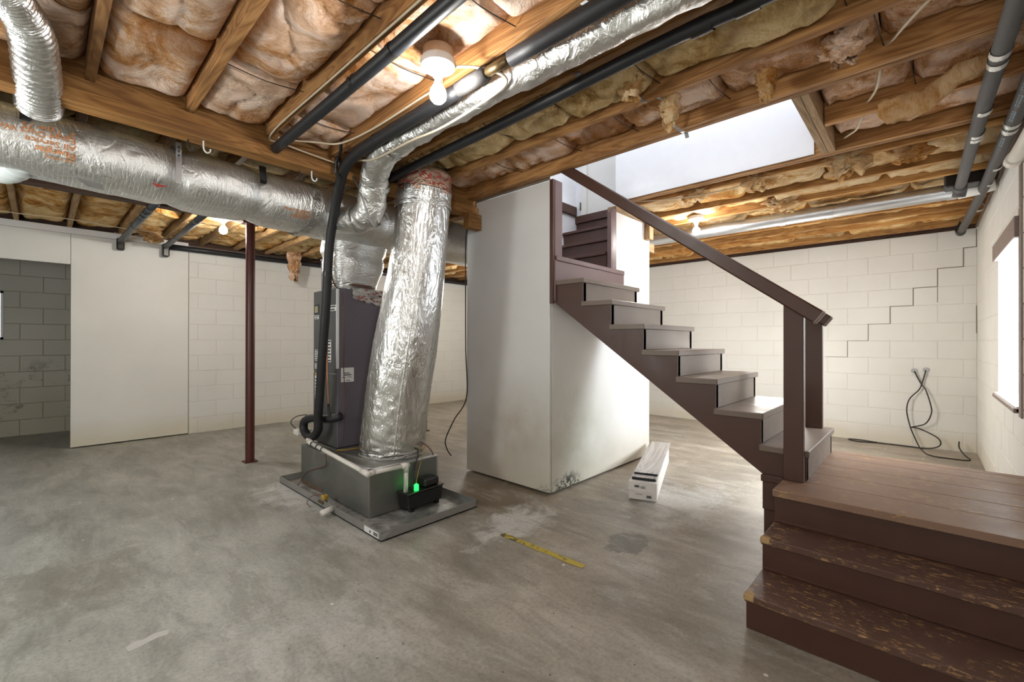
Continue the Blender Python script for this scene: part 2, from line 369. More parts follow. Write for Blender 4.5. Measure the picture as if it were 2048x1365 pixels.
pc = t.ramp(pn, [(.35, (.16, .15, .13)), (.5, (.30, .30, .285)), (.66, (.62, .61, .58))])
t.color(t.mix(t.ramp(pm, [(.56, 0.0), (.70, .7)]), pc, (.22, .155, .09))); M['pan_floor'] = t.m
M['cabinet'] = simple('purple_grey_enamel', (.135, .120, .142), .42, var=.05, scale=3)
M['cabinet_front'] = simple('dark_grey_enamel', (.070, .072, .070), .35, var=.08, scale=3)
M['black'] = simple('black_foam', (.012, .012, .014), .55, var=.3, bump=.15, scale=60)
M['black_pipe'] = simple('black_pipe', (.014, .015, .018), .45, var=.3, scale=30)
M['black_plastic'] = simple('black_plastic', (.014, .013, .012), .32, var=.3, scale=20)
M['grey_foam'] = simple('grey_pipe_foam', (.085, .08, .078), .7, var=.15, bump=.2, scale=50)
M['slate_pipe'] = simple('slate_grey_pipe', (.055, .062, .070), .45, var=.25, scale=20)
M['tape_silver'] = mat_foil('silver_tape', (.60, .60, .58), .35, False, .4, 1.5)
M['pvc'] = simple('white_pvc', (.74, .71, .65), .35, var=.07, scale=10)
M['white'] = simple('white_plastic', (.80, .80, .78), .4, var=.03)
M['white_flex'] = simple('white_pleated_plastic', (.60, .64, .63), .5, var=.03)
M['porcelain'] = simple('white_porcelain', (.82, .81, .79), .25, var=.02)
M['print'] = simple('black_print', (.03, .03, .035), .6, var=0)
M['orange_print'] = simple('orange_print', (.60, .25, .095), .55, var=.25, scale=50)
M['red_print'] = simple('red_print', (.35, .06, .05), .4, var=.2, scale=60)
M['post_red'] = simple('red_oxide_paint', (.085, .018, .012), .38, var=.25, bump=.1, scale=12)
M['copper'] = simple('copper_tube', (.45, .20, .10), .35, 1.0, var=.2)
M['wire_brown'] = simple('brown_wire', (.13, .05, .03), .5, var=.1)
M['wire_yellow'] = simple('yellow_wire', (.42, .27, .05), .5, var=.1)
M['wire_cream'] = simple('cream_cable', (.62, .52, .38), .55, var=.1)
M['wire_black'] = simple('black_cable', (.018, .016, .012), .5, var=.1)
M['wire_white'] = simple('pale_grey_cable', (.55, .53, .50), .5, var=.05)
M['rod'] = simple('rusty_wire_rod', (.02, .014, .010), .6, var=.2)
M['steel'] = simple('strap_steel', (.42, .42, .42), .4, .9, var=.15)
M['brass'] = simple('old_brass', (.16, .11, .05), .4, .8, var=.2)
M['box_card'] = simple('white_carton', (.78, .74, .70), .6, var=.04)
M['plank_core'] = simple('dark_plank_core', (.035, .037, .042), .6, var=.2)
t = NT('grey_oak_plank', .38); v = t.co((1.3, 16, 16)); b_ = t.noise(1.2, 3, .5, t.co((.7, 6, 6)), 1.0)
w_ = t.math('ABSOLUTE', t.math('SUBTRACT', t.math('FRACT', t.math('MULTIPLY', b_, 7.0)), .5))
t.color(t.ramp(t.math('ADD', t.math('MULTIPLY', w_, .7), t.math('MULTIPLY', t.noise(2, 5, .6, v), .6)), [(.2, (.27, .24, .21)), (.5, (.43, .40, .37)), (.8, (.55, .53, .50))])); M['plank_top'] = t.m
t = NT('worn_yellow_tape', .6); n_ = t.noise(30, 6, .75, t.co((1, 1, 1)), .8); x_ = t.sep(t.tc.outputs['Object'])
wearf = t.math('ADD', n_, t.math('MULTIPLY', t.math('SUBTRACT', x_[1], 1.62), .22))
t.color(t.mix(t.ramp(wearf, [(.53, 0.0), (.62, 1.0)]), (.52, .40, .055), (.12, .095, .045))); M['tape'] = t.m
M['paint_flake'] = simple('pale_paint_flake', (.50, .49, .46), .6, var=.1)
M['casing'] = simple('weathered_taupe_paint', (.24, .185, .16), .6, var=.3, bump=.25, scale=25)
M['window_white'] = simple('white_window_paint', (.78, .77, .74), .5, var=.04)
t = NT('window_glass', .02); t.t.nodes.remove(t.b)
gl = t.n('ShaderNodeBsdfGlossy'); gl.inputs['Roughness'].default_value = .02; tr = t.n('ShaderNodeBsdfTransparent'); mx_ = t.n('ShaderNodeMixShader'); mx_.inputs[0].default_value = .08
t.l(tr.outputs[0], mx_.inputs[1]); t.l(gl.outputs[0], mx_.inputs[2]); t.l(mx_.outputs[0], t.t.nodes['Material Output'].inputs['Surface']); M['glass'] = t.m
def emit(name, col, s_):
    t = NT(name, .5, 0, col); t.b.inputs['Emission Color'].default_value = (*col, 1); t.b.inputs['Emission Strength'].default_value = s_; return t.m
M['bulb'] = emit('lit_bulb', (1, .98, .95), BULB)
M['bulb_far'] = emit('lit_far_bulb', (1, .96, .89), 620)
M['led'] = emit('green_led', (.02, 1, .12), 1.6)
M['box_tan'] = simple('tan_round_box', (.46, .33, .23), .5, var=.1)
M['amber'] = simple('amber_sight_glass', (.38, .32, .14), .3, var=.1)

# ------------------------------------------------------------------ large structure
HJ = 2.47                                   # underside of the joists
YR, XB, YL = -.41, 6.90, 6.97               # right wall, back wall, left wall
fl = struct(part('floor', MB().box(-3.2, 7.3, -1.6, 9.2, -.12, 0), M['floor']))

BLK = {}
def block_mesh(w, mk):
    k = (round(w, 3), mk)
    if k not in BLK:
        d = .05; g = .0018; c = .0045; h = .2032
        w2, h2 = w/2-g, h/2-g
        v = [(-w2, 0, -h2), (w2, 0, -h2), (w2, 0, h2), (-w2, 0, h2)]
        fr = [(-w2+c, d, -h2+c), (w2-c, d, -h2+c), (w2-c, d, h2-c), (-w2+c, d, h2-c)]
        md = [(-w2, d-.0035, -h2), (w2, d-.0035, -h2), (w2, d-.0035, h2), (-w2, d-.0035, h2)]
        f = [(8, 9, 10, 11)]+[(4+i, 4+(i+1) % 4, 8+(i+1) % 4, 8+i) for i in range(4)]+[(i, (i+1) % 4, 4+(i+1) % 4, 4+i) for i in range(4)]
        BLK[k] = mesh('block', MB().add(v+md+fr, f), M[mk])
    return BLK[k]
def block_wall(name, origin, ud, nd, length, courses, j0, mk, jm, holes=(), proud=.0045, skip=None):
    """blocks laid in running bond along ud, faces towards nd; origin on the finished face"""
    w = setting(name); ud = Vector(ud); nd = Vector(nd); origin = Vector(origin); rnd = random.Random(name)
    # which way the local x axis runs so that local y = nd and local z = up
    ang = math.atan2(nd.x, nd.y)*-1
    sx = Vector((math.cos(ang), math.sin(ang), 0)).dot(ud)
    def rects():
        us = sorted({0, length}|{h[0] for h in holes}|{h[1] for h in holes})
        for a, b in zip(us[:-1], us[1:]):
            zs = [(h[2], h[3]) for h in holes if h[0] <= a and h[1] >= b]; z = 0
            for z0, z1 in sorted(zs):
                if z0 > z: yield a, b, z, z0
                z = z1
            if z < courses*.2032: yield a, b, z, courses*.2032
    mb = MB()
    for a, b, z0, z1 in rects():
        p = origin+ud*a-nd*.0026; q = origin+ud*b-nd*.22
        mb.box(min(p.x, q.x), max(p.x, q.x), min(p.y, q.y), max(p.y, q.y), z0, z1)
    part('mortar', mb, M[jm], w)
    for c in range(courses):
        z0, z1 = c*.2032, (c+1)*.2032
        js = []; u = (j0+(.2032 if c % 2 else 0)) % .4064
        u -= .4064
        while u < length: js.append(u); u += .4064
        js.append(u)
        for a, b in zip(js[:-1], js[1:]):
            segs = [(max(a, 0), min(b, length))]
            for h in holes:
                if h[2] < z1-.05 and h[3] > z0+.05:
                    ns = []
                    for (p, q) in segs:
                        if q <= h[0] or p >= h[1]: ns.append((p, q))
                        else:
                            if p < h[0]: ns.append((p, h[0]))
                            if q > h[1]: ns.append((h[1], q))
                    segs = ns
            for p, q in segs:
                if q-p < .03 or (skip and skip((p+q)/2, (z0+z1)/2)): continue
                o_ = obj('block', block_mesh(q-p, mk), w)
                o_.location = origin+ud*((p+q)/2)+Vector((0, 0, (z0+z1)/2))-nd*(.05-rnd.uniform(-.0012, .0012)); o_.rotation_euler = (0, 0, ang)
    return w
wb = block_wall('wall_back', (XB, YR, 0), (0, 1, 0), (-1, 0, 0), 7.38, 12, .103, 'block', 'joint')
wl = block_wall('wall_left', (1.318, YL, 0), (1, 0, 0), (0, -1, 0), 5.78, 12, .1, 'block', 'joint')
WIN = (5.35, 6.42, .8128, 1.93)            # window in the right wall: u range, z range
wr = block_wall('wall_right', (-1.4, YR, 0), (1, 0, 0), (0, 1, 0), 8.6, 12, .15, 'block', 'joint', [WIN], skip=lambda u, z: u < 3.6)
bx('plain_face', (-1.4, 2.2, YR-.05, YR, 0, 2.44), M['block'], wr)
wq = block_wall('wall_recess', (-1.6, 8.38, 0), (1, 0, 0), (0, -1, 0), 2.2, 12, .21, 'grimy_block', 'grimy_joint', [(1.0, 1.29, 1.22, 1.829)])
# stepped crack through the back wall, following the joints
mb = MB(); pts = [(-.405, 2.235), (-.307, 2.235), (-.307, 2.032), (-.102, 2.032), (-.102, 1.829), (.101, 1.829), (.101, 1.626), (.304, 1.626), (.304, 1.422), (.507, 1.422), (.507, 1.219), (.71, 1.219), (.71, 1.016), (.93, 1.016)]
for k, (p, q) in enumerate(zip(pts[:-1], pts[1:])):
    wv = .003 if k < 8 else .002
    mb.box(XB-.0022, XB+.006, min(p[0], q[0])-wv, max(p[0], q[0])+wv, min(p[1], q[1])-wv, max(p[1], q[1])+wv)
for (yy, z0, z1) in ((-.102, 1.65, 1.82), (-.405, 2.24, 2.43), (-.405, 1.3, 1.6)): mb.box(XB-.002, XB+.006, yy-.003, yy+.003, z0, z1)
part('crack', mb, M['crack'], wb)
bx('sill_plate', (XB+.02, XB+.18, YR, 6.97, 2.438, HJ+.0), M['beam_dark'], wb)
bx('rim_joist', (XB+.03, XB+.07, YR, 6.97, HJ, 2.71), M['beam_dark'], wb)
bx('sill_plate', (1.318, 6.9, YL+.02, YL+.18, 2.438, HJ), M['beam_dark'], wl)
bx('rim_joist', (-1.4, 6.9, YL+.10, YL+.14, HJ, 2.71), M['beam_dark'], wl)
bx('sill_plate', (-1.4, 6.9, YR-.18, YR+.012, 2.438, HJ), M['casing'], wr)
bx('rim_joist', (-1.4, 6.9, YR-.08, YR-.04, HJ, 2.71), M['beam_dark'], wr)
struct(part('wall_front', MB().box(-3.2, -3.1, -1.6, 9.2, 0, 2.7), M['block']))
struct(part('wall_side', MB().box(-3.2, -1.4, -1.7, -1.6, 0, 2.7).box(-1.5, -1.4, -1.6, YR, 0, 2.7), M['block']))
struct(part('wall_recess_side', MB().box(.6, .7, 7.05, 8.6, 0, 2.5).box(-3.2, -3.1, 7.0, 9, 0, 2.5).box(-3.2, -1.6, 8.38, 8.6, 0, 2.5), M['grimy_block']))
struct(part('ceiling_recess', MB().box(-3.2, .7, 7.06, 8.6, 2.45, 2.5), M['subfloor']))
# white panel wall with the doorway of the recess
pw = setting('wall_panel')
bx('panel', (.236, 1.312, YL-.012, YL+.02, .012, 2.40), M['panel'], pw)
bx('panel', (-3.1, .233, YL-.012, YL+.02, 2.06, 2.40), M['panel'], pw)
bx('panel', (-3.1, -1.2, YL-.012, YL+.02, .012, 2.057), M['panel'], pw)
bx('top_plate', (-3.1, 1.31, YL-.03, YL+.06, 2.402, HJ), M['upstairs'], pw)
bx('leak_blocker', (.236, 1.5, YL+.05, YL+.09, 0, 2.45), M['crack'], pw, 0)  # unseen board added to stop light leaking under the panel
bx('edge_gap', (1.312, 1.318, YL-.004, YL+.02, 0, 2.40), M['crack'], pw, 0)

# ------------------------------------------------------------------ window in the right wall
wn = setting('window_1'); x0, x1, z0, z1 = -1.4+WIN[0], -1.4+WIN[1], WIN[2], WIN[3]
for d in ((x1-.012, x1, YR-.24, YR-.0, z0, z1), (x0, x0+.012, YR-.24, YR, z0, z1), (x0, x1, YR-.24, YR, z1-.012, z1)): bx('reveal', d, M['window_white'], wn, 0)
bx('sill', (x0-.02, x1, YR-.24, YR+.02, z0-.025, z0+.008), M['window_white'], wn)
bx('sill_edge', (x0-.02, x1+.02, YR, YR+.03, z0-.03, z0-.002), M['casing'], wn)
bx('head_casing', (x0-.05, x1+.012, YR-.10, YR+.03, z1-.11, z1+.012), M['casing'], wn)
bx('side_casing', (x0-.11, x0-.025, YR-.005, YR+.010, z0-.05, z1+.06), M['casing'], wn)
bx('side_casing', (x0-.11, x0-.04, YR-.005, YR+.010, z1+.062, 2.40), M['casing'], wn)
fm = part('frame', MB().box(x0, x1, YR-.20, YR-.16, z0, z0+.05).box(x0, x1, YR-.20, YR-.16, z1-.05, z1).box(x0, x0+.05, YR-.20, YR-.16, z0, z1).box(x1-.05, x1, YR-.20, YR-.16, z0, z1).box(x0, x1, YR-.20, YR-.16, (z0+z1)/2-.02, (z0+z1)/2+.02), M['window_white'], wn)
for za, zb in ((z0+.05, (z0+z1)/2-.02), ((z0+z1)/2+.02, z1-.05)): bx('pane', (x0+.05, x1-.05, YR-.183, YR-.177, za, zb), M['glass'], wn, 0)
w2 = setting('window_2')
bx('pane', (-.60, -.31, 8.45, 8.456, 1.22, 1.829), M['glass'], w2, 0)
part('frame', MB().box(-.60, -.31, 8.42, 8.48, 1.22, 1.25).box(-.60, -.31, 8.42, 8.48, 1.80, 1.829).box(-.335, -.31, 8.42, 8.48, 1.22, 1.829).box(-.60, -.575, 8.42, 8.48, 1.22, 1.829), M['window_white'], w2)

# ------------------------------------------------------------------ stair enclosure (box under the upper stairs)
EY = 2.13
struct(part('wall_enclosure_left', MB().box(2.712, 2.735, EY+.004, 3.11, .02, 2.462), M['enclosure'], bevel=.003))
en = setting('wall_enclosure_front')
part('panel', MB().box(2.735, 4.40, EY, EY+.025, .02, 1.66), M['enclosure'], en)
part('panel', MB().prism([(3.66, 1.66), (4.40, 1.66), (4.40, 2.28), (4.285, 2.28), (4.285, 2.43), (3.70, 2.45), (3.66, 2.45)], 'y', EY, EY+.025), M['enclosure'], en)
struct(part('wall_enclosure_right', MB().box(4.375, 4.40, EY+.025, 3.11, .02, 2.28), M['enclosure']))
struct(part('wall_enclosure_back', MB().box(2.735, 6.2, 3.08, 3.11, .02, 2.46), M['enclosure']))
struct(part('trim_7', MB().box(2.708, 2.735, EY-.028, EY+.004, 1.50, 2.465), M['brown'], bevel=.002))
struct(part('trim_1', MB().box(2.735, 2.828, EY-.03, EY-.002, 1.872, 2.465), M['mauve'], bevel=.002))
struct(part('trim_2', MB().box(3.575, 3.60, EY-.03, EY+.012, 1.874, 2.40).box(3.60, 3.668, EY-.03, EY-.002, 1.872, 2.44), M['mauve'], bevel=.002))
struct(part('trim_3', MB().box(3.66, 4.30, EY-.03, EY+.06, 2.43, HJ), M['lumber'], bevel=.002))
st = struct(bx('trim_4', (4.285, 4.372, EY-.06, EY+.02, 2.265, HJ), M['lumber_z']))
struct(bx('trim_5', (4.40, 4.52, EY, EY+.10, 2.16, 2.25), M['lumber']))
struct(part('top_gap_shade', MB().box(2.700, 2.712, EY+.0, 3.10, 2.462, 2.485), M['crack']))  # dark strip standing in for the shade in the top gap
# upstairs: shaft walls, hall walls and the flight inside the enclosure
struct(part('wall_shaft_right', MB().box(3.585, 3.61, .55, 2.06, HJ+.01, 5.0), M['upstairs']))
struct(part('wall_shaft_left', MB().box(2.56, 2.60, .0, 3.2, 2.735, 5.0), M['upstairs']))
struct(part('wall_shaft_end', MB().box(2.56, 3.61, .48, .51, 2.735, 5.0), M['upstairs']))
struct(part('wall_hall_back', MB().box(2.735, 4.25, 2.86, 2.90, 1.75, 5.0), M['upstairs']))
struct(part('wall_hall_side', MB().box(3.61, 4.25, 2.04, 2.06, 2.735, 5.0), M['upstairs']))
struct(part('ceiling_upstairs', MB().box(2.4, 4.6, .3, 3.3, 5.0, 5.1), M['upstairs']))
dr = setting('door_1')
bx('door_panel', (4.118, 4.155, 2.05, 2.74, 2.55, 4.6), M['upstairs_trim'], dr)
bx('door_casing', (4.095, 4.118, 2.715, 2.785, 2.60, 4.6), M['upstairs_trim'], dr)
bx('hinge', (4.09, 4.118, 2.79, 2.80, 2.66, 2.75), M['brass'], dr)
bx('door_jamb', (4.105, 4.155, 2.78, 2.87, 2.55, 4.6), M['upstairs'], dr)

us = thing('upper_stairs', 'dark brown painted inner steps turning right behind the enclosure doorway', 'stairs')
bx('landing_board', (2.74, 3.60, EY+.0, 2.86, 1.80, 1.87), M['brown'], us)
pz = 1.87
for k, (xx, zz, xn) in enumerate(((3.58, 2.04, 3.74), (3.74, 2.21, 3.86), (3.86, 2.375, 4.10))):
    bx('riser', (xx+.012, xx+.03, 2.16, 2.858, pz-.0, zz-.028), M['brown'], us)
    bx('tread', (xx-.012, xn+.03, 2.16, 2.858, zz-.028, zz), M['brown'], us)
    pz = zz
bx('riser', (4.112, 4.13, 2.16, 2.858, 2.375, 2.52), M['brown'], us)
bx('top_board', (4.085, 4.13, 2.16, 2.858, 2.52, 2.60), M['brown'], us)
bx('skirt_board', (3.80, 4.085, 2.832, 2.858, 2.60, 2.70), M['brown'], us)

# ------------------------------------------------------------------ main staircase
sc_ = thing('staircase', 'brown painted open staircase with handrails rising from a low plank landing', 'staircase')
XS, XE = 2.742, 3.575
# lower steps
def edge_worn(mb): return mb
Z1, Z2, Z3 = .15, .303, .472
for (xa, xb, zb, zt) in ((2.03, 2.30, 0, Z1), (2.285, 2.52, Z1, Z2)):
    bx('riser', (xa, xa+.02, YR+.002, .55, zb, zt-.03), M['brown'], sc_)
    bx('tread', (xa-.018, xb, YR+.002, .553, zt-.032, zt), M['brown_worn'], sc_, .004)
    bx('cove_strip', (xb-.016, xb-.002, YR+.002, .55, zt, zt+.016), M['brown'], sc_, .004)
    e = part('bare_corner', MB().box(xa-.0205, xa+.012, .515, .5555, zt-.026, zt+.0015), M['bare_end'], sc_, bevel=.004); e['label'] = 'paint worn off to pale bare wood'
bx('riser', (2.508, 2.528, YR+.002, .55, Z2, Z3-.03), M['brown'], sc_)
bx('side_panel', (2.53, 3.62, .535, .55, 0, Z3-.034), M['brown'], sc_)
bx('side_panel', (2.05, 2.53, .535, .549, 0, Z1-.034), M['brown'], sc_)
bx('side_panel', (2.30, 2.53, .535, .549, Z1-.03, Z2-.034), M['brown'], sc_)
pe = [2.475, 2.72, 2.955, 3.195, 3.42, 3.595, 3.665]
for a_, b_ in zip(pe[:-1], pe[1:]): bx('plank', (a_+.001, b_-.0015, YR+.002, .552, Z3-.034, Z3), M['brown_deck'], sc_, .0025)
bx('ledge', (2.715, 3.64, .555, .662, Z3-.036, Z3+.0), M['brown'], sc_)
bx('ledge_riser', (2.722, 2.742, .553, .655, Z2-.02, Z3-.036), M['brown'], sc_)
bx('ledge_riser', (2.730, 2.750, .553, .650, 0, Z2-.022), M['brown'], sc_)
bx('back_panel', (3.64, 3.655, YR+.002, .552, 0, Z3-.034), M['brown'], sc_)
# upper flight: seven treads from the landing to the enclosure
TN = [.440, .654, .895, 1.125, 1.357, 1.600, 1.834]; TZ = [.632, .806, .982, 1.148, 1.322, 1.500, 1.676]
pz = Z3
for k in range(7):
    yn = TN[k]; ye = (TN[k+1] if k < 6 else 2.095)+.022; z = TZ[k]
    bx('riser', (XS+.004, XE, yn+.012, yn+.03, pz, z-.034), M['brown_window_lit'], sc_)
    bx('tread', (XS-.012, XE+.03, yn, ye, z-.036, z), M['brown_window_lit'], sc_, .004)
    pz = z
bx('top_riser', (2.742, 3.80, 2.094, 2.112, 1.676, 1.835), M['mauve'], sc_)
bx('threshold', (2.742, 3.80, 2.088, EY+.05, 1.836, 1.874), M['mauve'], sc_)
bx('side_block', (2.722, 2.745, 2.088, 2.126, 1.515, 1.835), M['mauve'], sc_)
for xs in (XS, XE-.04):
    poly = []
    pz = Z3
    for k in range(7):
        poly += [(TN[k]+.012, pz), (TN[k]+.012, TZ[k]-.036)]; pz = TZ[k]-.036
    poly += [(2.10, TZ[6]-.036), (2.10, 1.50), (.662, Z3)]
    part('stringer', MB().prism(poly, 'x', xs, xs+.04), M['brown'], sc_)
# newel posts and rails
SL = (TZ[6]-TZ[0])/(TN[6]-TN[0])
def post(x, y0, y1, zb, zt):
    part('newel_post', MB().prism([(y0, zb), (y1, zb), (y1, zt+(y1-y0)*SL), (y0, zt)], 'x', x, x+.04), M['brown'], sc_, bevel=.003)
post(2.688, .458, .548, Z3, 1.372)
post(3.505, .492, .588, TZ[0], 1.328)
def rail(x, ys, zs, ye, ze):
    d = Vector((0, ye-ys, ze-zs)).normalized(); up = Vector((0, -d.z, d.y)); rt = Vector((1, 0, 0))
    def bar(a, b, hw, hh): 
        v = [p+rt*sx*hw+up*sz*hh for p in (a, b) for sx, sz in ((-1, -1), (1, -1), (1, 1), (-1, 1))]
        return MB().add(v, [(0, 3, 2, 1), (4, 5, 6, 7)]+[(i, (i+1) % 4, 4+(i+1) % 4, 4+i) for i in range(4)])
    a, b = Vector((x, ys, zs)), Vector((x, ye, ze))
    h = part('handrail', bar(a, b, .019, .036), M['brown'], sc_, bevel=.008)
    e = part('end_cap', bar(a-d*.006, a+d*.012, .0195, .0365), M['casing'], h, bevel=.006); e['label'] = 'worn pale end of the handrail'
rail(2.668, .385, 1.322, 1.985, 2.508)
rail(3.485, .455, 1.332, 2.09, 2.545)

# ------------------------------------------------------------------ ceiling: joists, beams, subfloor, insulation batts
ce = setting('ceiling')
JT = 2.71
# subfloor with the stair opening left out
part('subfloor', MB().box(-3.2, 2.6, -1.6, 7.1, JT, JT+.03).box(2.6, 7.1, -1.6, .5, JT, JT+.03).box(3.60, 7.1, .5, 2.04, JT, JT+.03).box(4.16, 7.1, 2.04, 3.1, JT, JT+.03).box(2.6, 7.1, 2.9, 7.1, JT, JT+.03), M['subfloor'], ce)
def joist(x, y0, y1, mk='joist', w=.038):
    return bx('joist', (x-w/2, x+w/2, y0, y1, HJ, JT), M[mk], ce, .002)
BY0, BY1 = 2.975, 3.10                       # near beam
near = [-1.05, -.645, -.24, .165, .565, .965, 1.372, 1.735, 2.185]
right = [3.81, 4.33, 4.70, 5.30, 5.62, 5.95, 6.28, 6.80]
for x in near: joist(x, YR-.02, BY0)
for x in right: joist(x, YR-.02, 3.6 if x > 4.2 else 2.035, 'joist_orange')
for x in (2.615, 2.657): joist(x, YR-.02, 3.10)
for x in (3.618, 3.660): joist(x, YR-.02, 2.035)
for x in (3.14,): joist(x, YR-.02, .428)
for y in (.452, .492): bx('header', (2.678, 3.598, y-.019, y+.019, HJ, JT), M['lumber'], ce, .002)
far = [-1.37, -.965, -.56, -.17, .225, .66, 1.055, 1.46, 1.865, 2.27, 2.675, 3.08, 3.485, 3.89, 4.295, 4.70, 5.105, 5.51, 5.915, 6.32, 6.72]
for x in far: bx('joist', (x-.019, x+.019, 4.87 if x < 4 else 3.7, YL+.10, HJ, JT), M['joist_pale'] if x < 4 else M['joist'], ce, .002)
for x in (-.24, .165, .565, .965, 1.372, 1.735, 2.185, 2.6, 3.0, 3.4, 3.8): joist(x, BY1, 4.87)
bx('beam', (-3.1, 2.72, BY0+.005, BY1, 2.37, JT), M['joist_old'], ce)
bx('beam_ledger', (-3.1, 2.70, BY0-.034, BY0+.004, 2.335, 2.405), M['joist_old'], ce)
bx('beam_ledger', (-3.1, 2.70, BY0+.006, BY1-.04, 2.335, 2.368), M['joist_old'], ce)
bx('beam', (-3.1, 4.4, 4.87, 4.98, 2.385, HJ), M['beam_dark'], ce)
bx('beam', (-3.1, 4.4, 4.985, 5.03, 2.40, HJ), M['joist'], ce)
bx('block_stub', (2.55, 2.70, 2.90, 2.974, 2.20, 2.335), M['joist_old'], ce)

rb = random.Random(11)
def batt_mesh(w, L, bulge, seed, mk, nu=14, nv=24, sag=0.0):
    def fn(u, v):
        e = (1-abs(2*u-1)**9)*(1-abs(2*v-1)**16)
        p = Vector((u*w*1.0+seed*3.1, v*L+seed*7.7, seed))
        n = fbm(p*3.2, 4)*.5+fbm(p*11, 3)*.17
        n2 = 1-abs(noise.noise(p*4.5))*2
        z = -bulge*e*(.72+.62*n)+max(0, n2-.70)*.075*e+.03*(1-e)-sag*math.sin(math.pi*v)*e
        return ((u-.5)*w, (v-.5)*L+.012*n*(1-abs(2*v-1)), z)
    mb = MB().grid(nu, nv, fn)
    return mesh('insulation_batt', mb, M[mk], True)
def bay(x0, x1, y0, y1, z, mks, lens, bulge=.055, wires=True, fine=1.0):
    w = x1-x0; y = y0
    while y < y1-.08:
        L = min(rb.uniform(*lens), y1-y)
        if y1-y-L < .2: L = y1-y
        me = batt_mesh(w, L, bulge*rb.uniform(.8, 1.25), rb.uniform(0, 50), rb.choice(mks), max(6, int(14*fine)), max(8, int(30*L*fine)))
        o_ = obj('insulation_batt', me, ce, ((x0+x1)/2, y+L/2, z+rb.uniform(-.008, .012)))
        o_.rotation_euler = (rb.uniform(-.02, .02), rb.uniform(-.04, .04), 0)
        y += L+.004
        if wires and y < y1-.1:
            part('support_wire', MB().tube([(x0, y+.012, z-.028), (x0+w*.5, y, z-.046), (x1, y-.01, z-.030)], .0024, 6, smooth=3), M['rod'], ce)
E_ = .020
for a_, b_ in zip(near[:-1], near[1:]): bay(a_+E_, b_-E_, YR, BY0-.0, 2.545 if a_ < 1.7 else 2.555, ['fiber_pink'] if a_ < 1.7 else ['fiber_tan'], (.45, .85), .062 if a_ < 1.7 else .085, wires=a_ > .3, fine=1.25)
bay(2.185+E_, 2.596, YR, BY0, 2.57, ['fiber_pink', 'fiber_pink'], (.4, .7), .06, fine=1.2)
bay(2.677, 3.12, YR, .43, 2.58, ['fiber_pink'], (.3, .6), .055)
bay(3.16, 3.60, YR, .43, 2.58, ['fiber_pink'], (.3, .6), .055)
bay(3.68, 3.79, YR, 2.03, 2.60, ['fiber_gold'], (.5, .9), .06, False)
for a_, b_ in zip(right[:-1], right[1:]): bay(a_+E_, b_-E_, YR, 3.4 if a_ > 4.2 else 2.03, 2.555 if a_ > 4 else 2.55, ['fiber_light', 'fiber_gold'], (.4, .8), .062, False, .9)
for a_, b_ in zip(far[:-1], far[1:]): bay(a_+E_, b_-E_, 5.04 if a_ < 4.2 else 3.7, YL+.08, 2.55, ['fiber_gold'] if a_ < 2 else ['fiber_tan'], (.5, .95), .06, False, .7)
mid = [-.24, .165, .565, .965, 1.372, 1.735, 2.185, 2.6, 3.0, 3.4]
for a_, b_ in zip(mid[:-1], mid[1:]): bay(a_+E_, b_-E_, BY1+.02, 4.86, 2.54, ['fiber_tan'], (.6, .9), .04, False, .6)

# loose pieces hanging out of the ceiling: each a torn sheet of fibre
def tuft(name, label, top, size, drop, seed, mk, yaw=0.0, cat='insulation'):
    def shell(side):
        def fn(u, v):
            p = Vector((u*2.2+seed, v*2.2, seed*1.7))
            n = fbm(p*2.0, 4); n3 = fbm(p*6, 3)
            wid = size*(1-.45*v)*(1+.35*n)
            x = (u-.5)*wid+.25*size*fbm((seed, v*2, 3.1))
            th = .32*size*(1-v*.55)*math.sqrt(max(0, 1-(2*u-1)**2))*(1+.7*n3)
            z = -drop*v*(1+.30*noise.noise(Vector((u*5, seed, 0)))*(v > .5))
            return (x, side*th+.12*size*n*v, z)
        return fn
    mb = MB().grid(16, 16, shell(1)).grid(16, 16, shell(-1))
    o_ = part(name, mb, M[mk], None, True); o_.location = top; o_.rotation_euler = (0, 0, yaw)
    return tag(o_, label, cat)
tuft('insulation_tuft', 'pinkish torn insulation clump hanging over the white block wall near furnace', (2.54, 6.72, 2.50), .22, .40, 3.0, 'fiber_pink', .3)
tuft('insulation_tuft', 'ragged cream insulation tuft caught on steel strap above the stair opening', (2.28, .99, 2.50), .15, .15, 8.0, 'fiber_light', .8)
tuft('insulation_tuft', 'golden insulation clump bulging below the black pipe on the right', (2.03, 1.08, 2.53), .20, .10, 5.5, 'fiber_light', .9)
tuft('insulation_tuft', 'thin pale insulation shred dangling from the joist above the stair header', (2.40, .56, 2.50), .13, .13, 12.0, 'fiber_light', .5)
tuft('insulation_tuft', 'fluffy pink insulation tuft hanging beside the cream cable hole', (2.38, .26, 2.53), .20, .12, 15.0, 'fiber_pink', .9)
tuft('insulation_tuft', 'pointed golden insulation flap hanging nearest the wrapped grey pipes', (3.90, .07, 2.53), .26, .14, 21.0, 'fiber_light', 1.5)
tuft('insulation_tuft', 'broad torn insulation flap hanging past the corner of the stair header', (3.86, .42, 2.54), .36, .17, 25.0, 'fiber_light', 1.5)
tuft('insulation_tuft', 'crumpled insulation scrap hanging above the middle of the white shaft wall', (3.88, .95, 2.54), .36, .13, 29.0, 'fiber_light', 1.5)
tuft('insulation_tuft', 'small crumpled insulation scrap over the upper handrail end', (3.86, 1.45, 2.54), .30, .12, 33.0, 'fiber_light', 1.5)
tuft('insulation_tuft', 'shredded insulation wad stuck above the thin galvanised duct', (4.72, .95, 2.53), .34, .12, 37.0, 'fiber_light', 1.4)
